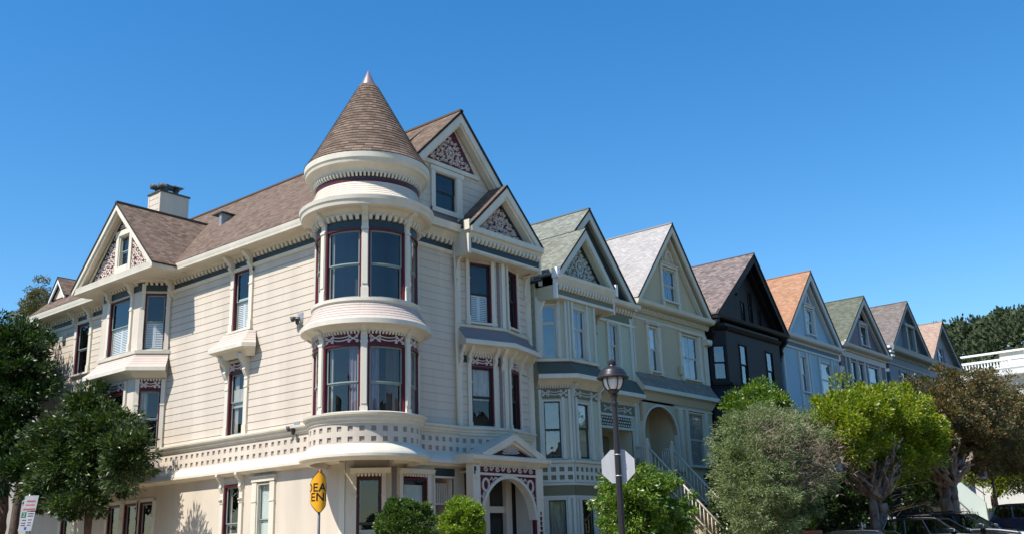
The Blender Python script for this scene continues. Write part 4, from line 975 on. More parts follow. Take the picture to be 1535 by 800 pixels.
# ---- the green house
H2 = thing('green_house', 'sage green house with two nested gables and grey green shingles, left of the tan house', 'house', (0, 8.7, 0), group='row of gabled houses')
y0, y1 = 8.72, 15.48; yc2, za2 = 12.25, 15.62
cA, cB, cC, cD = (.0, 8.72), (.9, 9.60), (.9, 11.42), (.05, 12.25)
hb = [(8.72, 12.25, 4.2, 11.3), (13.66, 14.40, 8.95, 11.0), (12.5, 15.0, 3.9, 6.6)]
row_house(H2, y0, y1, 11.95, 12.0, yc2, za2, 'green_wall', 'green_trim', 'roof_green', side='green_side', holes=hb, ov=.35, zcorn=12.0, base=.4, inner='sash_dark')
f2 = [facet(cA, cB), facet(cB, cC), facet(cC, cD)]
b = MB()
for i, F in enumerate(f2):
    L = F.L; up_ = [(.2, .86, 8.84, 10.96)] if i != 1 else [(.32, 1.20, 8.86, 10.88)]; lo = [(.14, .88, 5.0, 7.2)] if i != 1 else [(.32, 1.18, 5.0, 7.14)]; gr = [(.18, .95, 1.2, 3.55)] if i != 1 else [(.30, 1.2, 1.2, 3.55)]
    siding(b, F, 0, L, .2, 11.3, 0, 'green_wall', up_+lo+gr)
    b.fb(F, 0, L, -.02, .04, 3.62, 4.0, 'green_frieze')
    for a in (.01, L-.11): b.fb(F, a, a+.10, -.02, .06, .3, 3.6, 'green_trim'); b.fb(F, a, a+.10, -.02, .06, 4.86, 7.6, 'green_trim'); b.fb(F, a, a+.10, -.02, .06, 8.72, 11.2, 'green_trim')
    b.prof(F, [(0, 8.66), (.10, 8.68), (.12, 8.78), (0, 8.82)], -.03, L+.03, 'trim'); b.prof(F, [(0, 4.80), (.12, 4.82), (.14, 4.92), (0, 4.95)], -.03, L+.03, 'green_trim')
    b.prof(F, [(0, 3.98), (.09, 4.0), (.10, 4.08), (0, 4.1)], -.03, L+.03, 'green_trim'); b.fb(F, 0, L, -.02, .05, 3.52, 3.62, 'green_trim')
    b.fb(F, 0, L, .0, .012, 4.08, 4.80, 'green_frieze')
    for a, c in ((4.1, 4.20), (4.37, 4.50), (4.67, 4.80)): b.fb(F, 0, L, .0, .05, a, c, 'green_trim')
    n = int(round(L/.30)); st = L/n
    for a, c in ((4.20, 4.37), (4.50, 4.67)):
        for k in range(n+1): b.fb(F, max(0, st*k-.065), min(L, st*k+.065), .0, .048, a, c, 'green_trim')
b.build('bay', H2)
for i, F in enumerate(f2):
    L = F.L; o = dict(pil=.12, pilmat='green_trim', frame='green_trim', sash='green_trim', sill=False)
    if i != 1:
        window(H2, F, .2, .86, 8.84, 10.96, rail=.66, pz=(8.8, 11.1), **o); window(H2, F, .14, .88, 5.0, 7.2, pz=(4.95, 7.3), **{**o, 'sash': 'sash_dark'}, inside=[('curtain', 0, 1, 'curtain_brown')]); window(H2, F, .18, .95, 1.2, 3.52, rail=.42, pz=(1.1, 3.6), inside=[('curtain', 0, 1, 'curtain')], **{**o, 'sash': 'sash_dark'})
    else:
        window(H2, F, .32, 1.2, 8.86, 10.88, rail=.6, pz=(8.8, 11.1), inside=[('curtain', 0, 1, 'curtain_violet')], bars=1, **o); window(H2, F, .32, 1.18, 5.0, 7.14, pz=(4.95, 7.3), inside=[('curtain', 0, .95, 'curtain')], rail=.55, **{**o, 'sash': 'sash_dark'}); window(H2, F, .30, 1.2, 1.2, 3.52, rail=.42, pz=(1.1, 3.6), inside=[('blind', 0, .4), ('curtain', 0, .4)], **{**o, 'sash': 'sash_dark'})
apron('apron_roof', [cA, cB, cC, cD], 8.12, 8.66, .50, 'green_skirt', H2, courses=1, trim='trim', cove=.2)
for i, F in enumerate(f2):
    b = MB(); b.fb(F, 0.02, F.L-.02, -.01, .03, 7.26, 7.66, 'green_frieze'); scroll_panel(b, F, .1, F.L-.1, 7.30, 7.6, 'green_orn', .032, .06)
    dentils(b, F, .05, F.L-.05, 7.64, 7.78, .10, 'trim', .10, .5, .02); b.build('frieze_panel', H2)
add_brackets(f2[1], (.05, 1.78), 7.8, .3, .55, H2, 'green_trim', .11)
# recessed right part
window(H2, F0, 13.66, 14.40, 8.95, 11.0, frame='green_trim', sash='green_trim', pil=.14, pilmat='green_trim', pz=(8.7, 11.1), rail=.55, inside=[('curtain', 0, 1, 'curtain_violet')], bars=1)
cornice(H2, F0, 12.75, 15.75, 11.98, .45, 'trim', 'green_frieze', (11.12, 11.50))
b = MB(); b.fb(F0, 15.3, 15.5, -.02, .06, .5, 11.4, 'green_trim'); b.build('corner_board', H2)
apron('apron_roof', [(0, 12.7), (0, 15.5)], 8.0, 8.66, .48, 'green_skirt', H2, courses=1, trim='trim', cove=.2)
b = MB(); b.fb(F0, 12.7, 15.3, -.01, .03, 7.1, 7.5, 'green_frieze'); scroll_panel(b, F0, 12.9, 15.1, 7.14, 7.44, 'green_orn', .032, .06); dentils(b, F0, 12.75, 15.25, 7.5, 7.64, .10, 'trim', .1, .5, .02)
b.fb(F0, 12.5, 12.62, -.02, .06, 3.9, 7.1, 'green_trim'); b.fb(F0, 12.5, 15.1, -.02, .05, 6.98, 7.08, 'green_trim'); b.fb(F0, 12.5, 15.1, -.02, .05, 6.46, 6.56, 'green_trim')
b.fb(F0, 12.62, 15.0, -.02, .004, 6.56, 6.98, 'sash_dark')
for k in range(14):
    for j in range(3): disc(b, F0, 12.72+k*.17+(.08 if j % 2 else 0), 6.64+j*.13, .045, .005, .04, 'green_trim', 6)
b.build('entry_screen', H2)
b = MB(); b.box((-1.3, 12.5, 3.9), (-1.2, 15.0, 6.5), 'green_wall'); b.box((-1.25, 12.45, 3.9), (.0, 12.5, 6.5), 'green_wall'); b.box((-1.25, 15.0, 3.9), (0, 15.06, 6.5), 'green_wall'); b.box((-1.2, 12.5, 3.9), (.0, 15.0, 4.0), 'concrete'); b.box((-1.2, 12.5, 6.5), (0, 15, 6.55), 'green_wall')
b.box((-1.2, 13.9, 4.0), (-1.1, 14.9, 5.2), 'green_trim'); b.box((-1.12, 13.95, 5.3), (-1.08, 14.85, 6.3), 'green_frieze'); b.build('entry', H2)
b = MB(); b.box((-1.19, 12.7, 4.0), (-1.12, 13.6, 6.2), 'sash_dark'); b.box((-1.12, 12.95, 5.0), (-1.10, 13.35, 5.6), 'curtain'); b.build('door', H2)
stairs(H2, 12.9, 14.6, .5, 4.0, 3.4, 1.2, 'green_frieze', 'green_frieze')
# small front gable
b = MB(); g0, g1, gc, gd = 8.85, 12.72, 10.85, 1.0
b.fb(FG, g0+.05, g1-.05, -.2, gd, 11.22, 11.62, 'green_frieze'); b.fb(FG, g0, g1, -.2, gd+.03, 11.10, 11.215, 'trim')
b.prof(FG, [(-.2, 11.6), (gd+.02, 11.6), (gd+.10, 11.74), (gd+.18, 11.9), (gd+.2, 12.02), (-.2, 12.04)], g0-.04, g1+.04, 'trim'); dentils(b, FG, g0+.1, g1-.1, 11.42, 11.62, gd+.12, 'trim', .19, .5, gd-.02)
b.fb(FG, g0-.04, g0+.05, -.6, gd-.1, 11.05, 12.1, 'green_side'); b.fb(FG, g0-.06, g0+.05, gd-.1, gd+.05, 11.05, 12.1, 'white'); b.fb(FG, g1-.05, g1+.06, -.2, gd+.04, 11.0, 12.05, 'trim'); b.fb(FG, g0-.12, g0+.08, gd-.1, gd+.18, 11.85, 12.25, 'white'); b.fb(FG, g1-.02, g1+.12, gd-.02, gd+.2, 11.75, 12.25, 'white')
for a, mt in ((g0, 'white'), (g1-.12, 'green_wall')): b.prof(FG, [(0, 11.12), (.5, 11.12), (.40, 11.05), (.27, 10.9), (.18, 10.66), (.16, 10.42), (.20, 10.34), (.06, 10.18), (0, 10.18)], a, a+.09, mt)
b.build('front_gable_cornice', H2)
b = MB(); zA, zE = 14.25, 12.05
b.poly(FG, [(g0+.2, 12.03), (g1-.2, 12.03), (gc, zA-.15)], .1, gd-.28, 'green_frieze'); scroll_triangle(b, FG, g0+.55, g1-.55, 12.12, 13.75, 'green_orn', gd-.278, gd-.23, 9)
barge(b, FG, gc, zA, g0-.06, zE, g1+.06, zE, .27, gd+.06, gd+.13, 'green_trim'); barge(b, FG, gc, zA-.34, g0+.28, zE+.02, g1-.28, zE+.02, .10, gd-.24, gd+.06, 'green_wall'); barge(b, FG, gc, zA-.50, g0+.42, zE+.02, g1-.42, zE+.02, .06, gd-.28, gd-.2, 'sash_dark')
b.build('front_gable', H2)
b = MB()
for ye in (g0-.12, g1+.12): roof_plane(b, (gd+.15, ye, zE-.06), (-2.6, ye, zE-.06), (-2.6, gc, zA+.07), (gd+.15, gc, zA+.07), 'roof_green', .07)
b.build('front_gable_roof', H2)

# ---- the tan house
H3 = thing('tan_house', 'tan stucco house with one broad gable, pale grey shingles and a round arched porch', 'house', (0, 15.6, 0), group='row of gabled houses')
y0, y1 = 15.56, 22.05
hb = [(16.85, 17.62, 9.28, 11.32), (19.68, 21.24, 9.25, 11.36), (15.75, 18.5, 4.9, 7.75), (19.75, 21.3, 5.2, 7.72), (19.75, 21.3, 1.4, 3.6)]
row_house(H3, y0, y1, 12.45, 12.5, 18.95, 16.50, 'tan_wall', 'tan_trim', 'roof_white', holes=hb, gholes=[(18.40, 19.62, 12.80, 14.38)], ov=.42, zcorn=12.2, base=.5, inner='tan_trim', bw=.28)
cornice(H3, F0, y0-.08, y1+.25, 12.30, .52, 'tan_trim', dstep=.14)
b = MB(); b.fb(F0, y0, y1, -.01, .03, 11.52, 11.62, 'tan_trim'); b.fb(F0, y0, y0+.1, -.01, .05, .6, 11.9, 'tan_trim'); b.fb(F0, 21.7, y1+.02, -.01, .06, 9.1, 11.5, 'tan_trim'); build_split(b, 'moulding', H3)
window(H3, F0, 16.85, 17.62, 9.28, 11.32, frame='tan_trim', sash='blue_trim', pil=.20, pilmat='tan_trim', pz=(9.1, 11.5), inside=[('blind', .5, 1)], head=.02)
window(H3, F0, 19.68, 21.24, 9.25, 11.36, frame='tan_trim', sash='blue_trim', pil=.20, pilmat='tan_trim', pz=(9.1, 11.5), inside=[('curtain', 0, .35, 'curtain'), ('curtain', .55, .65, 'curtain')], bars=1, head=.02)
window(H3, F0, 18.40, 19.62, 12.80, 14.38, frame='tan_trim', sash='blue_trim', pil=.17, pilmat='tan_trim', pz=(12.5, 14.6), inside=[('curtain', 0, .2)], bars=1, head=.12)
b = MB(); b.ribbon(F0, [(19.05+.32*math.cos(PI*i/12), 14.80+.42*math.sin(PI*i/12)) for i in range(13)], .14, 0, .07, 'tan_trim'); b.fb(F0, 18.3, 18.45, 0, .04, 14.6, 15.0, 'tan_skirt'); b.build('arch_moulding', H3)
b = MB(); b.box((.02, 19.25, 9.35), (.14, 19.55, 9.75), 'tan_wall'); b.build('meter_box', H3)
apron('apron_roof', [(0, 15.5), (0, 22.1)], 8.42, 9.10, .46, 'tan_skirt', H3, courses=6, trim='tan_trim', cove=.34)
F3 = FX(.0); b = MB(); ac, ra, zs = 17.1, 1.36, 6.5; N = 20
for k in range(N):
    p = [(ac-ra*math.cos(PI*i/N), zs+1.15*math.sin(PI*i/N)) for i in (k, k+1)]; b.poly(F3, [p[0], p[1], (p[1][0], 7.76), (p[0][0], 7.76)], .001, .16, 'tan_wall')
    g = [(ac+(q[0]-ac)*1.07, zs+(q[1]-zs)*1.07) for q in p]; b.poly(F3, [p[0], p[1], g[1], g[0]], .0, .22, 'tan_trim')
b.fb(F3, 15.62, 15.76, -.0, .2, 4.9, 6.5, 'tan_trim'); b.fb(F3, 18.46, 18.62, 0, .2, 4.9, 6.5, 'tan_trim'); b.fb(F3, 18.85, 19.15, 0, .12, 4.9, 7.75, 'tan_trim')
b.fb(F3, 15.56, 22.05, 0, .05, 7.72, 7.8, 'tan_trim'); b.build('porch_arch', H3)
b = MB(); b.box((-1.4, 15.7, 4.7), (-1.3, 18.5, 7.9), 'tan_trim'); b.box((-1.3, 15.62, 4.7), (0, 15.74, 7.9), 'tan_wall'); b.box((-1.3, 18.5, 4.7), (0, 18.6, 7.9), 'tan_wall'); b.box((-1.3, 15.74, 7.8), (0, 18.5, 7.9), 'tan_wall'); b.box((-1.3, 15.74, 4.7), (0, 18.5, 4.8), 'concrete'); b.build('porch', H3)
b = MB(); b.box((-1.29, 16.5, 4.8), (-1.22, 17.7, 7.3), 'curtain'); b.box((-1.22, 16.6, 6.1), (-1.20, 17.6, 6.18), 'tan_trim'); b.build('door', H3)
window(H3, F0, 19.75, 21.3, 5.2, 7.68, frame='tan_trim', sash='tan_trim', pil=.22, pilmat='tan_trim', pz=(5.1, 7.75), inside=[('blind', 0, 1, 'curtain')], rail=.5)
window(H3, F0, 19.75, 21.3, 1.4, 3.55, frame='tan_trim', sash='tan_trim', pil=.2, pilmat='tan_trim', inside=[('blind', 0, 1, 'curtain')], rail=.5)
b = MB(); b.prof(F0, [(0, 11.0), (.3, 11.05), (.34, 11.15), (.34, 11.3), (0, 11.35)], 21.65, 22.1, 'tan_trim'); b.build('bracket', H3)
stairs(H3, 15.25, 17.2, .6, 4.85, 4.0, 1.2, 'tan_trim')

# ---- the black house
H4 = thing('black_house', 'black painted house with a steep dark gable and a group of three attic windows', 'house', (0, 22.3, 0), group='row of gabled houses')
y0, y1 = 22.35, 30.15
c4 = [(.0, 22.4), (.62, 23.02), (.62, 28.9), (.05, 29.6)]
row_house(H4, y0, y1, 12.75, 12.8, 26.95, 16.62, 'black_wall', 'black_trim', 'roof_mauve', holes=[(22.4, 29.6, 8.5, 11.9)], gholes=[(26.15, 26.55, 12.95, 14.05), (27.0, 27.45, 12.95, 14.75), (28.0, 28.4, 12.95, 13.95)], ov=.62, zcorn=12.5, base=.9, bw=.34, inner='black_trim')
f4 = [facet(c4[i], c4[i+1]) for i in range(3)]
b = MB()
for i, F in enumerate(f4):
    hs = [(.10, .80, 9.45, 11.2)] if i != 1 else [(1.25, 2.05, 9.35, 11.42), (4.15, 5.0, 9.35, 11.42)]
    siding(b, F, 0, F.L, 1, 12.3, 0, 'black_wall', hs); b.prof(F, [(0, 9.15), (.12, 9.18), (.14, 9.3), (0, 9.34)], 0, F.L, 'black_trim'); b.prof(F, [(0, 8.3), (.4, 8.3), (.4, 8.45), (.02, 9.1), (0, 9.1)], 0, F.L, 'black_trim'); b.prof(F, [(0, 11.9), (.1, 11.95), (.2, 12.1), (0, 12.15)], 0, F.L, 'black_trim')
b.build('bay', H4)
o = dict(frame='black_trim', sash='black_trim', pil=.0, pilmat='black_trim', sill=False, rec=.03)
for i in (0, 2): window(H4, f4[i], .10, .80, 9.45, 11.2, **o)
for a in (1.25, 4.15): window(H4, f4[1], a, a+.82, 9.35, 11.42, **o)
for a, c, z in ((26.15, 26.55, 14.05), (27.0, 27.45, 14.75), (28.0, 28.4, 13.95)): window(H4, F0, a, c, 12.95, z, **o)
cornice(H4, F0, y0-.05, y1+.2, 12.70, .66, 'black_trim', dstep=.3)
add_brackets(F0, (22.45, 30.05), 12.4, .6, 1.2, H4, 'black_trim', .2)
for yy in (25.7, 26.3): b = MB(); disc(b, F0, yy, 14.4+(yy-25.7)*1.3, .13, 0, .12, 'black_trim', 10); b.build('rosette', H4)

# ---- the blue house
H5 = thing('blue_house', 'light blue house with an orange brown shingle roof', 'house', (0, 30.5, 0), group='row of gabled houses')
y0, y1 = 30.55, 38.25
hb = [(32.75, 33.6, 9.9, 12.02), (35.45, 37.1, 9.9, 12.0), (31.5, 37.5, 5.5, 8.2)]
row_house(H5, y0, y1, 13.0, 12.95, 34.62, 17.18, 'blue_wall', 'blue_trim', 'roof_orange', holes=hb[:2], gholes=[(34.15, 35.25, 13.45, 15.0)], ov=.42, zcorn=12.8, base=1.3, inner='blue_trim', bw=.32)
cornice(H5, F0, y0, y1+.2, 12.98, .5, 'blue_trim', 'blue_frieze', (12.38, 12.70), dent=False)
b = MB()
for a in (30.6, 32.5, 34.0, 37.55, 38.1): b.fb(F0, a, a+.12, -.01, .05, 8, 12.3, 'blue_trim')
b.poly(F0, [(34.25, 15.3), (35.15, 15.3), (34.68, 16.1)], 0, .05, 'blue_trim'); b.poly(F0, [(34.45, 15.36), (34.95, 15.36), (34.68, 15.85)], .05, .06, 'curtain_violet')
b.prof(F0, [(0, 11.3), (.35, 11.5), (.4, 11.9), (0, 11.95)], 37.6, 38.2, 'blue_trim'); build_split(b, 'moulding', H5)
o = dict(frame='blue_trim', sash='blue_trim', pil=.17, pilmat='blue_trim')
window(H5, F0, 32.75, 33.6, 9.9, 12.0, pz=(8, 12.2), inside=[('curtain', 0, 1, 'curtain_violet')], **o); window(H5, F0, 35.45, 37.1, 9.9, 11.98, pz=(8, 12.2), inside=[('curtain', .1, .8, 'curtain_violet')], **o); window(H5, F0, 34.15, 35.25, 13.45, 15.0, pz=(13.3, 15.2), head=.12, inside=[('curtain', 0, .6, 'curtain_violet')], **o)

# ---- the mauve-grey house
H6 = thing('mauve_house', 'mauve grey house with a mossy green roof and an arched opening high in its gable', 'house', (0, 38.5, 0), group='row of gabled houses')
y0, y1 = 38.75, 46.3
row_house(H6, y0, y1, 13.55, 13.6, 42.75, 17.05, 'mauve_wall', 'mauve_trim', 'roof_moss', holes=[(40.2, 41.15, 10.3, 12.65), (41.4, 42.3, 10.3, 12.65), (43.05, 44.8, 10.5, 12.6)], gholes=[(42.5, 43.6, 13.9, 15.2), (42.6, 43.55, 15.6, 16.4)], ov=.42, zcorn=13.2, base=1.6, inner='mauve_trim', bw=.34)
cornice(H6, F0, y0-.3, y1+.2, 13.5, .5, 'mauve_trim', dent=False)
b = MB(); b.fb(F0, y0, y1, -.01, .05, 12.75, 13.1, 'mauve_trim')
for a in (39.4, 40.0, 41.2, 42.5, 45.1, 46.0): b.fb(F0, a, a+.12, -.01, .06, 9, 12.75, 'mauve_trim')
b.ribbon(F0, [(43.07+.55*math.cos(PI*i/12), 15.65+.8*math.sin(PI*i/12)) for i in range(13)], .2, 0, .1, 'mauve_trim'); b.box((-.8, 42.5, 15.5), (-.7, 43.7, 16.5), 'steel_wall')
build_split(b, 'moulding', H6)
o = dict(frame='mauve_trim', sash='sash_dark', pil=.15, pilmat='mauve_trim')
for a, c, z0 in ((40.2, 41.15, 10.3), (41.4, 42.3, 10.3), (43.05, 44.8, 10.5)): window(H6, F0, a, c, z0, 12.6, **o)
window(H6, F0, 42.5, 43.6, 13.9, 15.2, head=.12, **o)
b = MB(); b.box((-1.0, 38.35, 13.3), (-.25, 38.7, 14.2), 'white'); b.box((-.9, 38.0, 13.5), (-.3, 38.34, 13.8), 'galv'); b.build('roof_duct', H6)

# ---- the slate-blue house
H7 = thing('slate_blue_house', 'slate blue house with a taupe shingle roof and a deep dentilled cornice', 'house', (0, 46.8, 0), group='row of gabled houses')
y0, y1 = 47.0, 54.9
row_house(H7, y0, y1, 14.45, 14.35, 51.1, 18.10, 'steel_wall', 'steel_trim', 'roof_taupe', holes=[(49.0, 50.3, 10.6, 12.95), (52.2, 53.5, 10.6, 12.95)], gholes=[(50.9, 52.1, 14.7, 16.2)], ov=.42, zcorn=14.0, base=2.0, bw=.3)
cornice(H7, F0, y0-.5, y1+.3, 14.35, .7, 'steel_trim', 'steel_wall', (13.3, 13.8), dstep=.32, h=.5)
b = MB()
for k in range(3): b.box((-.6, y0-.75+.12*k, 14.15-.28*k), (.5, y0, 14.3-.28*k), 'white')
b.fb(F0, 50.6, 50.9, 0, .3, 14.5, 16.3, 'steel_trim'); b.fb(F0, 52.1, 52.4, 0, .3, 14.5, 16.3, 'steel_trim'); b.fb(F0, 50.3, 52.6, 0, .35, 16.3, 16.5, 'steel_trim'); build_split(b, 'moulding', H7)
o = dict(frame='steel_trim', sash='sash_dark', pil=.12, pilmat='steel_trim')
window(H7, F0, 50.9, 52.1, 14.7, 16.2, inside=[('curtain', 0, .4)], **o); window(H7, F0, 49.0, 50.3, 10.6, 12.95, **o); window(H7, F0, 52.2, 53.5, 10.6, 12.95, **o)
# ---- the last house
H8 = thing('pale_house', 'pale grey blue house with a pink shingle roof, last gable at the far end', 'house', (0, 55.1, 0), group='row of gabled houses')
y0, y1 = 55.15, 62.2
row_house(H8, y0, y1, 14.5, 14.5, 58.55, 17.75, 'pale_wall', 'steel_trim', 'roof_pink', holes=[(57.2, 58.4, 10.8, 13.0)], gholes=[(57.8, 59.2, 14.55, 15.8)], ov=.42, zcorn=14.2, base=2.3, bw=.3)
cornice(H8, F0, y0, y1+.2, 14.45, .5, 'steel_trim', dent=False)
window(H8, F0, 57.8, 59.2, 14.55, 15.8, frame='pale_wall', sash='blue_trim', pil=.1, pilmat='pale_wall'); window(H8, F0, 57.2, 58.4, 10.8, 13.0, frame='steel_trim', sash='sash_dark', pil=.12, pilmat='steel_trim')
# front stairs and ground floors of the uphill houses
for root, ya, yb, zf, mat in ((H4, 27.6, 29.4, 5.6, 'black_trim'), (H5, 31.0, 32.8, 6.0, 'blue_trim'), (H6, 44.2, 46.0, 6.4, 'mauve_trim')):
    g = ground_z(0, ya); stairs(root, ya, yb, .5, zf, 4.2, g+.1, mat, {'black_trim': 'black_wall', 'blue_trim': 'steel_wall', 'mauve_trim': 'room'}[mat])
    b = MB(); b.box((-.02, ya+.35, zf), (.06, yb-.35, zf+2.3), 'sash_dark'); b.build('door', root)
# big side wall of stairs, sunlit
b = MB(); b.mesh([(.1, 47.2, 2.2), (4.75, 47.2, 2.2), (4.75, 47.2, 3.75), (3.4, 47.2, 5.1), (.1, 47.2, 7.4), (.1, 47.4, 2.2), (4.75, 47.4, 2.2), (4.75, 47.4, 3.75), (3.4, 47.4, 5.1), (.1, 47.4, 7.4)], [(0, 1, 2, 3, 4), (9, 8, 7, 6, 5), (0, 5, 6, 1), (1, 6, 7, 2), (2, 7, 8, 3), (3, 8, 9, 4), (4, 9, 5, 0)], 'stair_wall')
b.box((.1, 47.4, 2.2), (4.6, 49.2, 3.2), 'steel_wall')
for k in range(8): b.box((.1, 47.4, 3.2), (4.3-.5*k, 49.2, 3.4+.4*k), 'steel_wall')
b.build('stair_wall', H7)
b = MB()
for h in (.45, .9): b.tube([(.3, 47.3, 7.3+h), (3.4, 47.3, 5.1+h), (4.8, 47.3, 3.75+h)], .03, 'lamp_black', 6)
for k in range(7): t = k/6; x = .4+4.3*t; z = 7.25-(x-.3)*.71 if x < 3.4 else 5.1-(x-3.4)*.98; b.tube([(x, 47.3, z), (x, 47.3, z+.9)], .02, 'lamp_black', 5)
b.build('railing', H7)
# garage-level walls seen between the trunks
b = MB(); b.box((.2, 31.5, 1.0), (3.4, 33.8, 2.7), 'steel_wall'); b.box((3.38, 31.9, 1.0), (3.43, 33.4, 2.5), 'sash_dark'); b.box((.1, 31.4, 2.7), (3.6, 33.9, 2.85), 'trim'); b.build('garage', H5)

# ================================================================== NEIGHBOUR AND FAR BUILDINGS
NB = thing('neighbour_house', 'dark roofed house just showing at the left edge beyond the corner house', 'house', (-46, 12, 0))
b = MB(); b.box((-58, 8, -.5), (-36, 19, 16.4), 'neighbour_wall'); b.build('wall', NB)
b = MB(); roof_plane(b, (-58.5, 7.4, 16.3), (-35.4, 7.4, 16.3), (-35.4, 13.5, 20.2), (-58.5, 13.5, 20.2), 'roof_taupe'); roof_plane(b, (-58.5, 19.6, 16.3), (-35.4, 19.6, 16.3), (-35.4, 13.5, 20.2), (-58.5, 13.5, 20.2), 'roof_taupe'); b.build('roof', NB)
b = MB(); FN = Frame((-36, 0), (0, 1), (1, 0)); b.poly(FN, [(8, 16.4), (19, 16.4), (13.5, 19.9)], 0, .1, 'neighbour_wall'); barge(b, FN, 13.5, 20.1, 7.4, 16.2, 19.6, 16.2, .3, .5, .58, 'white'); b.build('gable', NB)
FBd = thing('white_building', 'white building with a balustraded parapet at the far end of the street', 'building', (0, 100, 4))
Ff = Frame((0, 100), (1, 0), (0, -1)); b = MB()
hs = [(-6.3, -4.9, 17.6, 18.9), (-2.2, -.8, 17.6, 18.9), (2, 3.4, 17.6, 18.9)]
siding(b, Ff, -13.0, 12, 3, 20.0, 0, 'far_wall', hs); b.box((-13, 100.05, 3), (-12.9, 116, 20), 'far_wall'); b.box((11.9, 100.05, 3), (12, 116, 20), 'far_wall'); b.box((-13, 115.9, 3), (12, 116, 20), 'far_wall'); b.box((-13, 100.06, 19.9), (12, 116, 20.1), 'far_wall')
b.prof(Ff, [(0, 19.2), (.3, 19.3), (.35, 19.5), (1.1, 19.75), (1.2, 20.3), (1.3, 20.5), (0, 20.5)], -13.3, 12.3, 'white'); dentils(b, Ff, -13, 12, 19.3, 19.6, .8, 'far_wall', .8, .5, .2)
b.box((-7, 103.5, 20), (1, 106, 23.0), 'far_wall'); b.box((-11.2, 103.2, 22.95), (-4.2, 103.6, 23.15), 'white')
b.build('wall', FBd)
for h in hs:
    window(FBd, Ff, h[0], h[1], h[2], h[3], frame='white', sash='white', pil=.25, pilmat='white')
    b = MB(); b.fb(Ff, h[0]-.3, h[1]+.3, 0, .1, h[2]-1.4, h[2]-.1, 'white'); b.build('panel', FBd)
b = MB()
b.fb(Ff, -13.2, 12.2, .9, 1.2, 21.35, 21.6, 'white'); b.fb(Ff, -13.2, 12.2, .95, 1.15, 20.5, 20.62, 'white')
for q in (-13.2, -5.0, -2.9, 5, 12): b.fb(Ff, q, q+.3, .85, 1.22, 20.5, 21.66, 'white')
b.fb(Ff, -5.0, -2.8, .95, 1.13, 20.6, 21.35, 'white')
for k in range(76):
    x = -12.8+k*.33
    if -5.1 < x < -2.6: continue
    b.lathe((x, 98.95, 20.6), [(.09, 0), (.14, .2), (.07, .45), (.11, .75)], 'white', 8)
b.build('balustrade', FBd)
b = MB(); b.lathe((-3.0, 98.95, 21.66), [(.28, 0), (.2, .1), (.32, .3), (.2, .55), (0, .65)], 'white', 12); b.build('urn', FBd)

FBd.location.z -= .8
# ================================================================== LAMP POST, SIGNS
LX, LY = 10.0, -.84; gz = 0
LP = thing('street_lamp', 'black acorn street lamp on a tall post carrying the octagonal sign', 'street lamp', (LX, LY, 0))
b = MB(); b.lathe((LX, LY, 0), [(.22, 0), (.22, .12), (.18, .16), (.17, .55), (.12, .7), (.10, .9), (.082, 1.0), (.078, 3.2), (.066, 5.02)], 'lamp_black', 20); b.build('pole', LP)
b = MB(); b.lathe((LX, LY, 5.0), [(.07, 0), (.095, .02), (.095, .07), (.07, .09), (.075, .2), (.10, .24), (.075, .27), (.15, .36), (.13, .39), (0, .4)], 'lamp_black', 20); b.build('collar', LP)
b = MB(); b.lathe((LX, LY, 5.36), [(.10, 0), (.17, .04), (.22, .12), (.25, .24), (.255, .33)], 'lamp_glass', 32); b.build('glass_bowl', LP, recalc=False)
b = MB(); b.lathe((LX, LY, 5.40), [(.0, -.03), (.09, -.03), (.155, 0), (.205, .08), (.235, .2), (.238, .28), (0, .285)], 'lamp_diffuser', 24); b.build('diffuser', LP)
b = MB()
for k in range(6):
    a = 2*PI*k/6+.55; b.tube([(LX+r*math.cos(a), LY+r*math.sin(a), 5.36+z) for r, z in ((.11, 0), (.18, .04), (.235, .13), (.262, .25), (.265, .34))], .013, 'lamp_black', 6)
b.build('ribs', LP)
b = MB(); b.lathe((LX, LY, 5.66), [(.24, .01), (.38, -.01), (.40, .02), (.36, .07), (.345, .12), (.33, .13), (.29, .20), (.20, .27), (.10, .31), (.085, .34)], 'lamp_black', 40); b.lathe((LX, LY, 5.66), [(.24, .011), (.05, .06), (0, .06)], 'galv', 24); b.build('cap', LP)
b = MB(); b.lathe((LX, LY, 5.99), [(.05, 0), (.10, .02), (.105, .09), (.06, .13), (.03, .15), (0, .155)], 'lamp_black', 16); b.build('cap_finial', LP)
# stop sign seen from behind, on the far side of the post, facing up the street
SG = thing('stop_sign', 'white back of an octagonal sign strapped to the street lamp post', 'sign', (LX, LY, 3.5))
vdir = Vector((-.665, .747, 0)); vdir = Vector((-.55, .83, 0)).normalized(); sU = Vector((vdir.y, -vdir.x, 0))
FS = Frame((LX+vdir.x*.10, LY+vdir.y*.10), sU, -vdir)
b = MB(); ro = .43; b.poly(FS, [(ro*math.cos(PI/8+PI/4*k), 3.545+ro*math.sin(PI/8+PI/4*k)) for k in range(8)], -.004, 0, 'sign_white'); b.build('plate', SG)
b = MB(); b.poly(FS, [(ro*.99*math.cos(PI/8+PI/4*k), 3.545+ro*.99*math.sin(PI/8+PI/4*k)) for k in range(8)], -.008, -.0045, 'sign_red'); fr_ = b.build('sign_face', SG)
b = MB()
for z in (3.80, 3.30): b.lathe((LX, LY, z), [(.084, 0), (.088, 0), (.088, .025), (.084, .025)], 'galv', 20)
b.build('strap', SG)
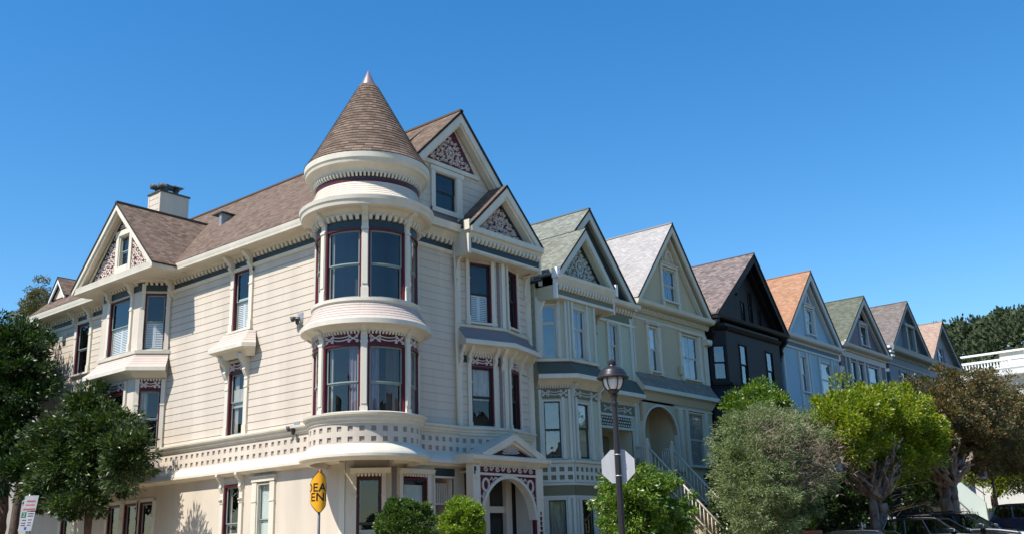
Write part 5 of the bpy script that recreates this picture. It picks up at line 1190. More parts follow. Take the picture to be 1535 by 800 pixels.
def text_obj(name, body, size, origin, U, V, mat, parent, depth=.002, bend=None, sx=1.0):
    cu = bpy.data.curves.new(name, 'FONT'); cu.body = body; cu.size = size; cu.align_x = 'CENTER'; cu.align_y = 'CENTER'; cu.extrude = depth; cu.offset = size*.018
    t = bpy.data.objects.new(name, cu); COL.objects.link(t); bpy.context.view_layer.update()
    me = bpy.data.meshes.new_from_object(t.evaluated_get(bpy.context.evaluated_depsgraph_get())); bpy.data.objects.remove(t)
    U = Vector(U); V = Vector(V); N = U.cross(V); O = Vector(origin)
    for v in me.vertices:
        x, y, z = v.co.x*sx, v.co.y, v.co.z
        v.co = bend(x, y, z) if bend else O+U*x+V*y+N*z
    me.materials.clear(); me.materials.append(MATS[mat])
    o = bpy.data.objects.new(name, me); COL.objects.link(o)
    o.parent = parent; o.matrix_parent_inverse = parent.matrix_world.inverted(); return o
UB = Vector((0, 0, 1))
tt = text_obj('lettering', 'STOP', .30, (LX+vdir.x*.1, LY+vdir.y*.1, 3.53), -sU, UB, 'sign_white', SG, .001, bend=lambda x, y, z: FS.P(-x, -.0095-z*.5, 3.53+y))
# bent yellow dead-end diamond
DX, DY = 3.9, -4.95
DS = thing('dead_end_sign', 'bent yellow diamond sign reading DEAD END on a metal pole', 'sign', (DX, DY, 0))
dz = 3.21; hd = .535; cd = Vector((23.91-DX, -21.26-DY, 0)).normalized(); rdir = Vector((-cd.y, cd.x, 0))
faceN = cd*math.cos(R_(-6))+rdir*math.sin(R_(-6)); faceU = Vector((-faceN.y, faceN.x, 0))
def bendP(x, y, z):      # plate wraps round the pole to the right, slightly dished on the left
    Rr = .15 if x > 0 else .245; t = max(-R_(150), min(x/Rr, R_(150)))
    px_ = Rr*math.sin(t); pn = -Rr*(1-math.cos(t)); nn = (math.sin(t), math.cos(t))
    px_ += nn[0]*z; pn += nn[1]*z
    return Vector((DX, DY, dz+y))+faceU*px_+faceN*(pn+.05)
def diamond(name, h, z0, z1, mat):
    b = MB(); n = 36; rc = .06
    def hh(x): return max(0.012, min(h-abs(x), h-rc*.45))
    V_ = []
    for i in range(n+1):
        x = -h+.01+(2*h-.02)*i/n
        V_ += [bendP(x, -hh(x), z0), bendP(x, hh(x), z0), bendP(x, hh(x), z1), bendP(x, -hh(x), z1)]
    fs = [(i*4+j, i*4+(j+1) % 4, i*4+4+(j+1) % 4, i*4+4+j) for i in range(n) for j in range(4)]+[(3, 2, 1, 0), (4*n, 4*n+1, 4*n+2, 4*n+3)]
    b.mesh(V_, fs, mat); return b.build(name, DS)
diamond('sign_border', hd, 0, .004, 'sign_text'); diamond('sign_plate', hd-.028, .002, .0065, 'sign_yellow')
for body, yy, xo in (('DEAD', .10, .0), ('END', -.13, .06)):
    # subdivide the lettering so that it follows the bend
    cu = bpy.data.curves.new('t', 'FONT'); cu.body = body; cu.size = .30; cu.align_x = 'CENTER'; cu.align_y = 'CENTER'; cu.offset = .006; cu.space_character = 1.08
    t = bpy.data.objects.new('t', cu); COL.objects.link(t); bpy.context.view_layer.update()
    me = bpy.data.meshes.new_from_object(t.evaluated_get(bpy.context.evaluated_depsgraph_get())); bpy.data.objects.remove(t)
    bm = bmesh.new(); bm.from_mesh(me)
    for k in range(24):
        bmesh.ops.bisect_plane(bm, geom=bm.verts[:]+bm.edges[:]+bm.faces[:], plane_co=(-.5+k*.042, 0, 0), plane_no=(1, 0, 0))
    for v in bm.verts: v.co = bendP(v.co.x*.95+xo, v.co.y*.95+yy, .009)
    bm.to_mesh(me); bm.free(); me.materials.clear(); me.materials.append(MATS['sign_text'])
    o = bpy.data.objects.new('lettering', me); COL.objects.link(o); o.parent = DS; o.matrix_parent_inverse = DS.matrix_world.inverted()
b = MB(); pp = Vector((DX, DY, 0))+faceN*.0+faceU*.0; b.tube([(pp.x, pp.y, -.1), (pp.x, pp.y, dz+.42)], .032, 'pole', 10); b.build('pole', DS)
b = MB(); q = bendP(.02, hd-.02, .0); b.box((q.x-.03, q.y-.03, q.z-.03), (q.x+.03, q.y+.03, q.z+.03), 'terracotta'); b.build('bracket', DS)
# parking signs on the left pole
PX, PY = -13.2, -4.2
PS = thing('parking_signs', 'two small white parking signs on a pole beside the left tree', 'sign', (PX, PY, 0)); cd = Vector((23.91-PX, -21.26-PY, 0)).normalized(); nrm = (cd+Vector((.0, -.5, 0))).normalized(); pu = Vector((-nrm.y, nrm.x, 0))
FP_ = Frame((PX, PY), pu, nrm)
b = MB(); b.tube([(PX-nrm.x*.05, PY-nrm.y*.05, -.1), (PX-nrm.x*.05-.06, PY-nrm.y*.05, 4.2)], .03, 'galv', 8); b.build('pole', PS)
sh = lambda x, z: (x+(z-3.5)*.13, z)
def plate(x0, x1, z0, z1, mat, d0, d1, name): b = MB(); b.poly(FP_, [sh(x0, z0), sh(x1, z0), sh(x1, z1), sh(x0, z1)], d0, d1, mat); return b.build(name, PS)
p1 = plate(-.23, .23, 3.62, 4.15, 'sign_white', 0, .004, 'upper_plate'); p2 = plate(-.23, .23, 2.92, 3.58, 'sign_white', 0, .004, 'lower_plate')
def tx(body, size, x, z, mat, par): text_obj('lettering', body, size, (0, 0, 0), pu, UB, mat, par, .0008, bend=lambda a, c, d: FP_.P(sh(x+a, z+c)[0], .0055+d, z+c))
def mark(x0, x1, z0, z1, mat, par): b = MB(); b.poly(FP_, [sh(x0, z0), sh(x1, z0), sh(x1, z1), sh(x0, z1)], .0045, .006, mat); o = b.build('mark', par)
mark(-.21, .21, 3.64, 3.70, 'sign_red', p1); mark(-.16, .16, 3.80, 3.84, 'sign_red', p1); mark(-.14, .16, 3.92, 3.98, 'sign_red', p1)
mark(-.22, -.06, 3.38, 3.57, 'sign_green', p2); tx('2', .17, -.14, 3.475, 'sign_white', p2)
for z in (3.50, 3.42): mark(.0, .19, z, z+.03, 'sign_text', p2)
for z in (3.28, 3.18, 3.10): mark(-.17, -.02, z, z+.025, 'sign_text', p2); mark(.04, .17, z+.01, z+.035, 'sign_text', p2)
mark(-.03, .05, 2.96, 3.06, 'sign_blue', p2)
# sign far right
b = MB(); QX, QY = 7.6, 38.6; QS = thing('far_parking_sign', 'small white and blue sign on a thin pole at the right edge', 'sign', (QX, QY, ground_z(0, QY))); b.tube([(QX+.1, QY, 1.7), (QX+.1, QY, 5.6)], .06, 'pole', 8); b.build('pole', QS)
Fq = Frame((QX-.35, QY-.08), (1, .15), (.15, -1)); b = MB(); b.fb(Fq, -.26, .26, 0, .01, 4.72, 5.5, 'sign_white'); b.build('plate', QS)
b = MB(); b.poly(Fq, [(-.12, 4.85), (.12, 4.85), (.1, 5.1), (-.1, 5.1)], .012, .016, 'sign_blue'); disc(b, Fq, 0, 5.2, .08, .012, .016, 'sign_blue'); b.build('mark', QS)

# ================================================================== CARS (nose or tail to the kerb)
def make_car(name, label, loc, rz, body='car_black', L=4.5, W=1.8, H=1.62, suv=True, rack=True, slope=0):
    t = thing(name, label, 'car', loc, rz, 'cars parked head in along the kerb')
    MW = t.matrix_world
    def bl(b, nm, par=t, **k):
        b.v = [tuple(MW @ Vector(v)) for v in b.v]; return b.build(nm, par, **k)
    # side outline, nose at +x
    hb = H*.60; P = [(-L/2, .32), (-L/2-.02, .55), (-L/2+.03, hb-.05), (-L/2+.10, hb), (L*.20, hb), (L*.30, hb-.04), (L*.46, hb-.16), (L/2-.02, hb-.34), (L/2, .45), (L/2-.06, .26), (L*.40, .22), (-L*.40, .22)]
    FY = Frame((0, 0), (1, 0), (0, -1)); b = MB()
    b.poly(FY, P, -W/2, W/2, body); bl(b, 'body', bevel=.055)
    gl0, gl1 = (-L/2+.10, L*.22); t0, t1 = (-L/2+.42 if suv else -L*.26, L*.02); wt = W/2-.20; wb = W/2-.05
    b = MB(); b.mesh([(gl0, -wb, hb-.01), (gl1, -wb, hb-.01), (gl1, wb, hb-.01), (gl0, wb, hb-.01), (t0, -wt, H-.05), (t1, -wt, H-.05), (t1, wt, H-.05), (t0, wt, H-.05)], [(0, 1, 5, 4), (1, 2, 6, 5), (2, 3, 7, 6), (3, 0, 4, 7)], 'car_glass'); bl(b, 'windows')
    b = MB(); b.box((t0+.25, -.62, .5), (t1-.2, .62, 1.05), 'room'); b.box((gl0+.3, -W/2+.12, .5), (gl1-.1, W/2-.12, .75), 'room')
    for y in (-.38, .38):
        for x in (t1-.55, t0+.9): b.box((x-.06, y-.22, .7), (x+.06, y+.22, 1.12), 'room'); b.box((x-.05, y-.12, 1.13), (x+.05, y+.12, 1.30), 'room')
    bl(b, 'seats')
    b = MB()
    rp = [(t0-.10, H-.09), (t0+.05, H-.035), (t0+.5, H), (t1-.5, H), (t1-.05, H-.04), (t1+.10, H-.10), (t1, H-.11), (t0, H-.12)]
    b.poly(FY, rp, -wt-.04, wt+.04, body); bl(b, 'roof', bevel=.018)
    b = MB()
    for sy in (-1, 1):
        for (xb, xt) in ((gl0+.0, t0), (gl0+(gl1-gl0)*.33, t0+(t1-t0)*.36), (gl0+(gl1-gl0)*.64, t0+(t1-t0)*.72), (gl1, t1)):
            b.tube([(xb, sy*(wb+.005), hb-.03), (xt, sy*(wt+.005), H-.07)], .035, body, 6)
    b.v = [tuple(MW @ Vector(v)) for v in b.v]; build_split(b, 'pillar', t)
    for sy in (-1, 1):
        b = MB(); x = L*.16; b.poly(FY, [(x-.08, hb+.02), (x+.12, hb+.04), (x+.10, hb+.18), (x-.06, hb+.2)], sy*(W/2+.02), sy*(W/2+.2), body); bl(b, 'mirror', bevel=.02)
        b = MB(); b.box((L/2-.14, sy*W*.36-.16, hb-.36), (L/2+.005, sy*W*.36+.16, hb-.22), 'lamp_diffuser'); bl(b, 'headlight', bevel=.02)
        b = MB(); b.box((-L/2-.03, sy*W*.42-.08, hb-.42), (-L/2+.06, sy*W*.42+.08, hb-.08), 'sign_red'); bl(b, 'tail_light', bevel=.02)
        for x in (-L*.31, L*.31):
            r = .34; b = MB(); k = len(b.v); seg = 28
            pr = [(.18, -.1), (.26, -.11), (r, -.09), (r+.01, 0), (r, .09), (.26, .11)]
            vs = []
            for i in range(seg):
                a = 2*PI*i/seg; vs += [(x+q*math.cos(a), sy*(W/2-.10)+w_*1.0, r+q*math.sin(a)) for q, w_ in pr]
            b.mesh(vs, [(i*6+j, ((i+1) % seg)*6+j, ((i+1) % seg)*6+j+1, i*6+j+1) for i in range(seg) for j in range(5)], 'tyre', True); wh = bl(b, 'wheel')
            b = MB(); yy = sy*(W/2-.0)
            for q in range(5):
                a = 2*PI*q/5; b.mesh([(x+.05*math.cos(a+1.2), yy-.02*sy, r+.05*math.sin(a+1.2)), (x+.05*math.cos(a-1.2), yy-.02*sy, r+.05*math.sin(a-1.2)), (x+.24*math.cos(a-.17), yy, r+.24*math.sin(a-.17)), (x+.24*math.cos(a+.17), yy, r+.24*math.sin(a+.17))], [(0, 1, 2, 3)], 'galv')
            bl(b, 'rim', wh)
    if rack:
        b = MB()
        for sy in (-1, 1):
            b.tube([(t0+.15, sy*(wt-.03), H+.0), (t0+.28, sy*(wt-.03), H+.07), (t1-.28, sy*(wt-.03), H+.07), (t1-.15, sy*(wt-.03), H-.01)], .018, 'lamp_black', 6)
        for x in (t0+.6, t1-.6): b.tube([(x, -wt-.02, H+.09), (x, wt+.02, H+.09)], .02, 'lamp_black', 6)
        bl(b, 'roof_rack')
    b = MB(); b.box((L/2-.02, -.26, .38), (L/2+.012, .26, .50), 'sign_white'); bl(b, 'number_plate')
    return t
for nm, lb, y, x, body, H, rack, L in (('parked_car', 'low dark car roof below the potted plant', 14.6, 10.4, 'car_black', 1.48, False, 4.4), ('parked_car', 'dark green glass car with roof rails, in front of the gnarled trunk', 21.2, 10.2, 'car_black', 1.64, True, 4.5),
                              ('parked_car', 'black car with roof rack, between the railed car and the navy car', 24.6, 10.3, 'car_black', 1.66, True, 4.6), ('parked_car', 'navy car at the right edge of the picture', 35.5, 10.6, 'car_navy', 1.72, False, 4.6)):
    make_car(nm, lb, (x, y, ground_z(0, y)-.155), R_(0), body, H=H, rack=rack, L=L)

# ================================================================== PLANTS
def leaf_mesh(name, centers, dirs, size, mat, parent=None, aspect=.45, seed=0, droop=.0, jitter=.35, flat=0.0):
    """one small folded leaf per point (numpy)"""
    g = np.random.default_rng(seed); n = len(centers)
    d = dirs+g.normal(0, jitter, (n, 3)); d[:, 2] -= droop; d /= np.linalg.norm(d, axis=1)[:, None]+1e-9
    rv = g.normal(0, 1, (n, 3)); s_ = np.cross(d, rv); s_ /= np.linalg.norm(s_, axis=1)[:, None]+1e-9
    L = size*g.uniform(.6, 1.35, n)[:, None]; W_ = L*aspect
    nrm = np.cross(d, s_)
    v0 = centers; v1 = centers+d*L*.5+s_*W_*.5+nrm*L*.08; v2 = centers+d*L; v3 = centers+d*L*.5-s_*W_*.5+nrm*L*.08
    V = np.stack([v0, v1, v2, v3], 1).reshape(-1, 3).astype(np.float32)
    me = bpy.data.meshes.new(name); me.vertices.add(4*n); me.vertices.foreach_set('co', V.ravel())
    me.loops.add(4*n); me.loops.foreach_set('vertex_index', np.arange(4*n, dtype=np.int32))
    me.polygons.add(n); me.polygons.foreach_set('loop_start', np.arange(0, 4*n, 4, dtype=np.int32)); me.polygons.foreach_set('loop_total', np.full(n, 4, dtype=np.int32))
    me.update(); me.materials.append(MATS[mat]); me.validate()
    o = bpy.data.objects.new(name, me); COL.objects.link(o)
    if parent: o.parent = parent; o.matrix_parent_inverse = parent.matrix_world.inverted()
    return o
def crown_pts(blobs, nclump, nleaf, rclump, seed, shell=.55, low=-.5, inner=.25):
    """blobs: (cx,cy,cz,rx,ry,rz). Leaves in clumps, mostly on the outside of the blobs; returns points, outward directions, clump centres"""
    g = np.random.default_rng(seed); C = []; D = []; CC = []; O = []
    wts = np.array([b_[3]*b_[4]+b_[3]*b_[5]+b_[4]*b_[5] for b_ in blobs]); wts = wts/wts.sum()
    for bi, b_ in enumerate(blobs):
        c = np.array(b_[:3]); r = np.array(b_[3:6]); k = max(3, int(nclump*wts[bi]))
        for _ in range(k):
            while True:
                u = g.normal(0, 1, 3); u /= np.linalg.norm(u)
                if u[2] > low or g.random() < .25: break
            rad_ = g.uniform(shell, 1.02) if g.random() > inner else g.uniform(.2, shell)
            cc = c+u*r*rad_*(1+.10*math.sin(7*u[0]+3*u[2]+bi)); CC.append(cc); q = rclump*g.uniform(.6, 1.3); m = int(nleaf*g.uniform(.6, 1.4))
            p = g.normal(0, 1, (m, 3)); p /= np.linalg.norm(p, axis=1)[:, None]+1e-9; p *= (g.random((m, 1))**.45)*q; p[:, 2] *= .7
            C.append(cc+p); dd = p/q+u*.7+np.array([0, 0, .35]); D.append(dd)
    return np.concatenate(C), np.concatenate(D), CC
def limb(b, p0, p1, r0, r1, mat, seed, wob=.12, n=7, seg=8, knot=0.0):
    r = random.Random(seed); p0 = Vector(p0); p1 = Vector(p1); L = (p1-p0).length; pts = []; rs = []
    a1 = Vector((r.uniform(-1, 1), r.uniform(-1, 1), r.uniform(-.4, .4)))*wob*L; a2 = Vector((r.uniform(-1, 1), r.uniform(-1, 1), r.uniform(-.4, .4)))*wob*L
    for i in range(n+1):
        t = i/n; p = p0.lerp(p1, t)+a1*math.sin(PI*t)+a2*math.sin(2*PI*t)*.5
        if knot and 0 < i < n: p = p+Vector((r.uniform(-1, 1), r.uniform(-1, 1), r.uniform(-1, 1)))*knot*L
        pts.append(p); rs.append((r0+(r1-r0)*t)*(1+(.1+knot*3)*r.uniform(-1, 1)))
    b.tube(pts, rs, mat, seg); return pts
def tree(name, label, cat, base, blobs, leafm, barkm, lsize, nclump, nleaf, rclump, seed, trunk_r=.18, fork=None, forks=5, aspect=.45, twigs=60, group=None, droop=0.0, low=-.5, extra=None, wob=.10, shell=.55, lean=(0, 0), jitter=.35, inner=.25):
    t = thing(name, label, cat, base, 0, group); r = random.Random(seed)
    cx = sum(q[0] for q in blobs)/len(blobs); cy = sum(q[1] for q in blobs)/len(blobs); zmin = min(q[2]-q[5] for q in blobs)
    fz = fork if fork else zmin+.3; F_ = Vector((base[0]+lean[0], base[1]+lean[1], fz))
    b = MB(); limb(b, (base[0], base[1], base[2]-.2), F_, trunk_r*1.25, trunk_r, barkm, seed, wob*.5, 8, 12)
    P, D, CC = crown_pts(blobs, nclump, nleaf, rclump, seed, shell, low, inner)
    arms = []
    for k in range(forks):
        q = blobs[k % len(blobs)]; e = Vector((q[0]+r.uniform(-.4, .4)*q[3], q[1]+r.uniform(-.4, .4)*q[4], q[2]+r.uniform(-.2, .3)*q[5]))
        arms.append(limb(b, F_-Vector((0, 0, .1)), e, trunk_r*.75, trunk_r*.22, barkm, seed*31+k, wob, 8, 9))
    for k in range(min(twigs, len(CC))):
        c = Vector(CC[r.randrange(len(CC))]); a = min(arms, key=lambda A: min((p-c).length for p in A[2:])); s_ = min(a[2:], key=lambda p: (p-c).length)
        limb(b, s_, c, trunk_r*.16, .008, barkm, k+seed, .12, 4, 5)
    b.build('trunk', t)
    leaf_mesh('crown', P, D, lsize, leafm, t, aspect, seed, droop, jitter)
    if extra:
        for i, (m_, idx, frac) in enumerate(extra):
            pass
    return t
tree('dark_street_tree', 'dark glossy street tree with a round crown in front of the corner house bay', 'tree', (-12.9, -2.1, 0),
     [(-13.98, -2.03, 6.39, 2.29, 1.36, 1.62), (-12.31, -2.25, 5.84, 1.69, 1.09, 1.62), (-15.65, -2.15, 5.72, 1.8, 1.12, 1.69), (-13.53, -2.59, 5.05, 1.8, 1.04, 1.2), (-11.42, -1.92, 5.05, 1.02, 0.72, 1.44), (-16.32, -2.25, 4.83, 1.33, 0.8, 1.2), (-14.76, -1.48, 7.73, 1.44, 0.8, 0.96), (-16.88, -2.03, 6.28, 1.33, 0.88, 1.33), (-11.53, -2.15, 6.39, 0.96, 0.72, 0.96), (-9.5, -2.6, 5.2, 1.0, 1.0, 1.3), (-12.6, -2.7, 3.9, 1.5, 0.9, 0.8), (-14.8, -2.6, 4.6, 1.4, 1.0, 1.2)],
     'leaf_dark2', 'bark_brown', .19, 620, 130, .38, 11, .13, 3.7, 7, .34, droop=.35, inner=.35, wob=.14)
tree('dark_corner_tree', 'taller dark leafy tree cut off by the left edge, behind the street tree', 'tree', (-20.8, -2.0, 0),
     [(-20.97, -1.88, 10.16, 2.33, 1.5, 2.33), (-22.73, -2.0, 10.38, 2.45, 1.5, 2.45), (-19.77, -2.0, 8.84, 1.51, 1.11, 1.74), (-21.63, -2.43, 7.75, 2.56, 1.35, 1.87), (-20.1, -2.22, 6.97, 1.28, 0.95, 1.16), (-23.71, -2.32, 7.75, 2.1, 1.19, 2.1), (-20.5, -2.4, 6.0, 2.0, 1.0, 1.6), (-17.2, -2.6, 5.4, 1.3, 1.0, 1.0)],
     'leaf_dark', 'bark_brown', .20, 640, 120, .42, 12, .2, 5.4, 8, .36, droop=.3, inner=.3)
tree('yard_tree', 'thin feathery yard tree poking above the roof line at the left', 'tree', (-30.3, 3.0, .3),
     [(-30.7, 3.0, 15.0, .9, .9, 1.3), (-29.7, 3.0, 14.8, .9, .9, 1.3), (-30.2, 3.0, 16.3, .4, .4, 1.0), (-31.0, 3.0, 13.6, 1.3, 1.3, 1.6), (-29.6, 3.0, 13.4, 1.3, 1.2, 1.6), (-30.4, 3.0, 12.0, 1.8, 1.5, 1.6)], 'leaf_autumn', 'bark_brown', .12, 300, 110, .36, 13, .2, 11.5, 5, .5)
def ball_shrub(label, c, r, h, seed, mat):
    t = thing('clipped_shrub', label, 'shrub', (c[0], c[1], 0), 0, 'clipped shrubs by the corner house porch')
    P, D, CC = crown_pts([(c[0], c[1], c[2], r*.94, r*.94, h*.96)], 330, 70, .12, seed, .86, -.9, .18)
    b = MB(); F_ = Vector((c[0], c[1], c[2]-h*.3)); limb(b, (c[0], c[1], -.1), F_, .05, .035, 'bark_brown', seed, .03)
    for k in range(24): limb(b, F_, Vector(CC[k*7]), .018, .006, 'bark_brown', seed+k, .1, 4, 5)
    b.build('stem', t); leaf_mesh('foliage', P, D, .07, mat, t, .55, seed, 0, .5); return t
ball_shrub('round clipped dark green shrub with a yellowing patch, left of the pair by the porch', (4.0, -2.1, 2.32), .80, .78, 21, 'leaf_box')
ball_shrub('round clipped bright lime shrub, right of the pair and nearest the porch arch', (4.0, .10, 2.42), .60, .72, 22, 'leaf_lime')
tree('weeping_fig', 'small bright green leafy tree with drooping leaves behind the lamp post', 'tree', (7.3, 4.2, .2),
     [(7.4, 4.0, 2.75, 1.25, 1.15, 1.15), (7.5, 3.2, 2.7, .95, .9, .95), (7.3, 5.3, 2.7, .95, 1.15, 1.05), (7.2, 4.2, 3.4, .9, 1.2, .55), (7.8, 3.2, 1.9, .8, .8, .8)], 'leaf_fresh', 'bark_grey', .11, 420, 110, .24, 23, .09, 1.6, 5, .45, droop=.9, low=-.9)
tree('olive_tree', 'grey green olive-like tree with bare brown twigs in its crown', 'tree', (6.9, 13.4, .6),
     [(6.9, 12.6, 5.0, 1.7, 1.7, 1.5), (7.0, 15.2, 5.4, 1.5, 1.6, 1.3), (7.0, 11.9, 3.6, 1.5, 1.4, 1.6), (7.0, 13.9, 3.7, 1.7, 1.6, 1.9), (6.9, 16.3, 4.4, 1.3, 1.5, 1.5), (7.2, 12.6, 2.2, 1.1, 1.2, 1.2), (7.0, 13.7, 5.8, 1.3, 1.4, .9), (6.9, 16.6, 5.5, 1.1, 1.3, .9), (7.0, 11.2, 2.7, .9, 1.0, 1.0)],
     'leaf_olive', 'bark_grey', .12, 900, 120, .30, 24, .13, 2.2, 7, .20, jitter=.45, droop=.45)
ot = [o for o in COL.objects if o.name == 'olive_tree'][0]
g_ = np.random.default_rng(5); cs = []
for c in ((8.1, 14.3, 4.9), (8.0, 11.8, 5.2), (8.2, 13.3, 4.0), (8.2, 15.3, 4.6)): cs.append(np.array(c)+g_.normal(0, 1, (850, 3))*np.array([.5, .62, .5]))
cs = np.concatenate(cs); leaf_mesh('bare_twigs', cs, np.tile(np.array([[.5, 0, .25]]), (len(cs), 1)), .26, 'twig', ot, .055, 3, 0, .8)
tree('leafy_bush', 'loose green tree in front of the black house, above the olive tree', 'tree', (4.0, 18.6, .8),
     [(4.0, 17.8, 7.2, 1.0, 1.2, .9), (4.0, 19.3, 7.5, 1.0, 1.1, .9), (4.0, 18.9, 8.1, .6, .7, .45), (4.0, 17.0, 6.5, .8, .8, .8), (4.0, 20.6, 7.2, .9, 1.0, .9)], 'leaf_fresh', 'bark_brown', .13, 150, 70, .32, 25, .1, 4.5, 6, .5)
tree('porch_shrub', 'small dark shrub beside the front steps of the tan house', 'shrub', (2.2, 18.9, .8), [(2.2, 18.9, 4.2, .8, .95, .8), (2.2, 19.6, 3.3, .8, .9, 1.0)], 'leaf_dark2', 'bark_brown', .13, 70, 70, .3, 26, .06, 2.4, 4, .5)
def gnarled(name, label, base, top, blobs, leafm, seed, ncl, spread, group, lsize=.13, trunk_r=.26, stems=3):
    t = thing(name, label, 'tree', base, 0, group); r = random.Random(seed); b = MB(); B_ = Vector(base); fork = Vector(top); knots = []
    for k in range(stems):
        a = 2*PI*k/stems; o_ = Vector((math.cos(a), math.sin(a), 0))*trunk_r*.55
        limb(b, B_+o_-Vector((0, 0, .3)), fork+o_*1.6+Vector((0, 0, r.uniform(-.2, .3))), trunk_r*1.05, trunk_r*.72, 'bark_grey', seed+k, .05, 10, 12, .02)
        knots.append(fork+o_*1.6)
    ends = []
    for k in range(42):
        a = r.uniform(0, 2*PI); q = Vector((math.cos(a)*spread[0]*.8, math.sin(a)*spread[1]*.85, r.uniform(.45, 1.0)*spread[2])); s_ = r.choice(knots)
        e = fork+q*r.uniform(.6, 1.0); ends.append(limb(b, s_, e, trunk_r*r.uniform(.26, .46), trunk_r*.14, 'bark_grey', seed*7+k, .14, 13, 8, .035))
    P, D, CC = crown_pts(blobs, ncl, 150, .40, seed, .6, -.6, .25)
    for k in range(130):
        c = Vector(CC[r.randrange(len(CC))]); A = r.choice(ends); s_ = A[r.randrange(4, len(A))]
        if (c-s_).length < 3.0: limb(b, s_, c, trunk_r*.14, .012, 'bark_grey', seed+k, .12, 8, 6, .03)
    b.build('trunk', t); leaf_mesh('crown', P, D, lsize, leafm, t, .5, seed, .1, .4); return t
gnarled('gnarled_fig', 'bright lime green flat topped fig tree with a pale gnarled trunk', (8.0, 20.9, 1.0), (7.9, 20.9, 3.3),
        [(8.0, 19.4, 6.9, 1.9, 1.9, 1.1), (8.0, 21.9, 6.9, 2.0, 2.0, 1.2), (8.0, 24.2, 6.7, 1.9, 1.9, 1.2), (7.9, 26.0, 6.2, 1.5, 1.6, 1.2), (8.0, 18.3, 6.3, 1.3, 1.2, 1.1), (8.1, 24.6, 5.4, 1.7, 1.7, 1.0), (8.0, 19.8, 5.7, 1.3, 1.3, .8), (8.0, 26.8, 5.6, 1.4, 1.5, 1.0), (7.9, 18.0, 5.2, 1.1, 1.2, 1.0), (7.4, 22.4, 5.6, 1.4, 2.0, .8), (8.0, 17.3, 6.1, 1.3, 1.4, 1.1), (8.0, 27.2, 6.4, 1.5, 1.7, 1.1), (7.8, 23.0, 4.9, 1.2, 2.2, .7), (7.2, 27.5, 5.2, 1.2, 1.8, 1.0)], 'leaf_bright', 31, 620, (1.7, 2.6, 2.6), 'gnarled trees along the kerb', .135, .27)
gnarled('gnarled_red_tree', 'brownish red leaved tree with a knotted pale trunk, right of the lime fig', (8.0, 29.8, 1.4), (8.0, 29.9, 4.0),
        [(7.9, 32.0, 8.7, 2.3, 2.4, 1.6), (8.0, 34.9, 8.5, 2.4, 2.5, 1.8), (8.0, 38.5, 8.5, 2.3, 2.6, 1.9), (8.0, 33.4, 7.0, 2.4, 3.0, 1.5), (8.0, 37.2, 6.9, 2.2, 2.6, 1.5), (8.0, 41.5, 8.0, 2.2, 2.5, 2.0), (8.0, 30.6, 7.6, 1.4, 1.5, 1.0), (8.0, 40.0, 6.2, 2.2, 2.8, 1.3), (8.0, 44.5, 7.2, 2.2, 2.8, 2.2), (7.6, 35.5, 6.2, 2.2, 3.0, 1.0), (7.9, 38.5, 5.6, 1.9, 2.6, .9), (7.9, 43.0, 5.6, 2.0, 2.6, 1.1), (7.6, 29.8, 6.3, 1.3, 1.6, 1.1), (7.9, 34.5, 5.4, 1.5, 2.0, .8)], 'leaf_red', 33, 820, (1.8, 3.4, 2.4), 'gnarled trees along the kerb', .14, .28, 4)
tree('garden_tree', 'sunlit yellow green garden tree at the far right, behind the parked cars', 'tree', (4.0, 52.0, 2.3), [(4.5, 50.5, 5.6, 2.2, 2.4, 1.4), (4.2, 55.5, 5.9, 2.4, 2.6, 1.6), (4.3, 59, 6.4, 2.2, 2.4, 1.6), (4, 53, 7.4, 1.8, 2.2, 1.4)], 'leaf_bright', 'bark_brown', .2, 240, 70, .6, 35, .2, 4.3, 6, .5)
tree('shade_tree', 'dark tree filling the garden behind the olive and fig trunks', 'tree', (3.6, 26.5, 1.1), [(3.4, 24.8, 3.6, 1.4, 1.9, 1.5), (5.2, 18.0, 3.2, 1.3, 2.0, 2.0), (5.0, 20.6, 3.2, 1.2, 2.0, 1.9), (5.0, 23.0, 3.2, 1.0, 1.6, 1.6), (4.2, 16.5, 3.2, 1.2, 1.6, 2.0), (4.6, 26.0, 3.3, 1.0, 1.7, 1.7), (4.4, 28.6, 3.4, 1.1, 1.8, 1.7), (4.6, 36.5, 4.2, 1.2, 2.2, 1.9)], 'leaf_dark', 'bark_brown', .17, 560, 110, .42, 36, .12, 2.2, 6, .5)
tree('far_street_tree', 'green street tree beyond the cars at the right edge', 'tree', (7.6, 47.5, 2.2), [(7.6, 47.5, 6.3, 2.0, 2.2, 1.6), (7.6, 50.5, 7.0, 2.2, 2.4, 1.8), (7.0, 54.0, 5.8, 2.2, 2.8, 2.6), (7.2, 60, 6.4, 2.4, 3.2, 2.8)], 'leaf_mid', 'bark_brown', .18, 420, 90, .5, 37, .16, 4.2, 5, .5)
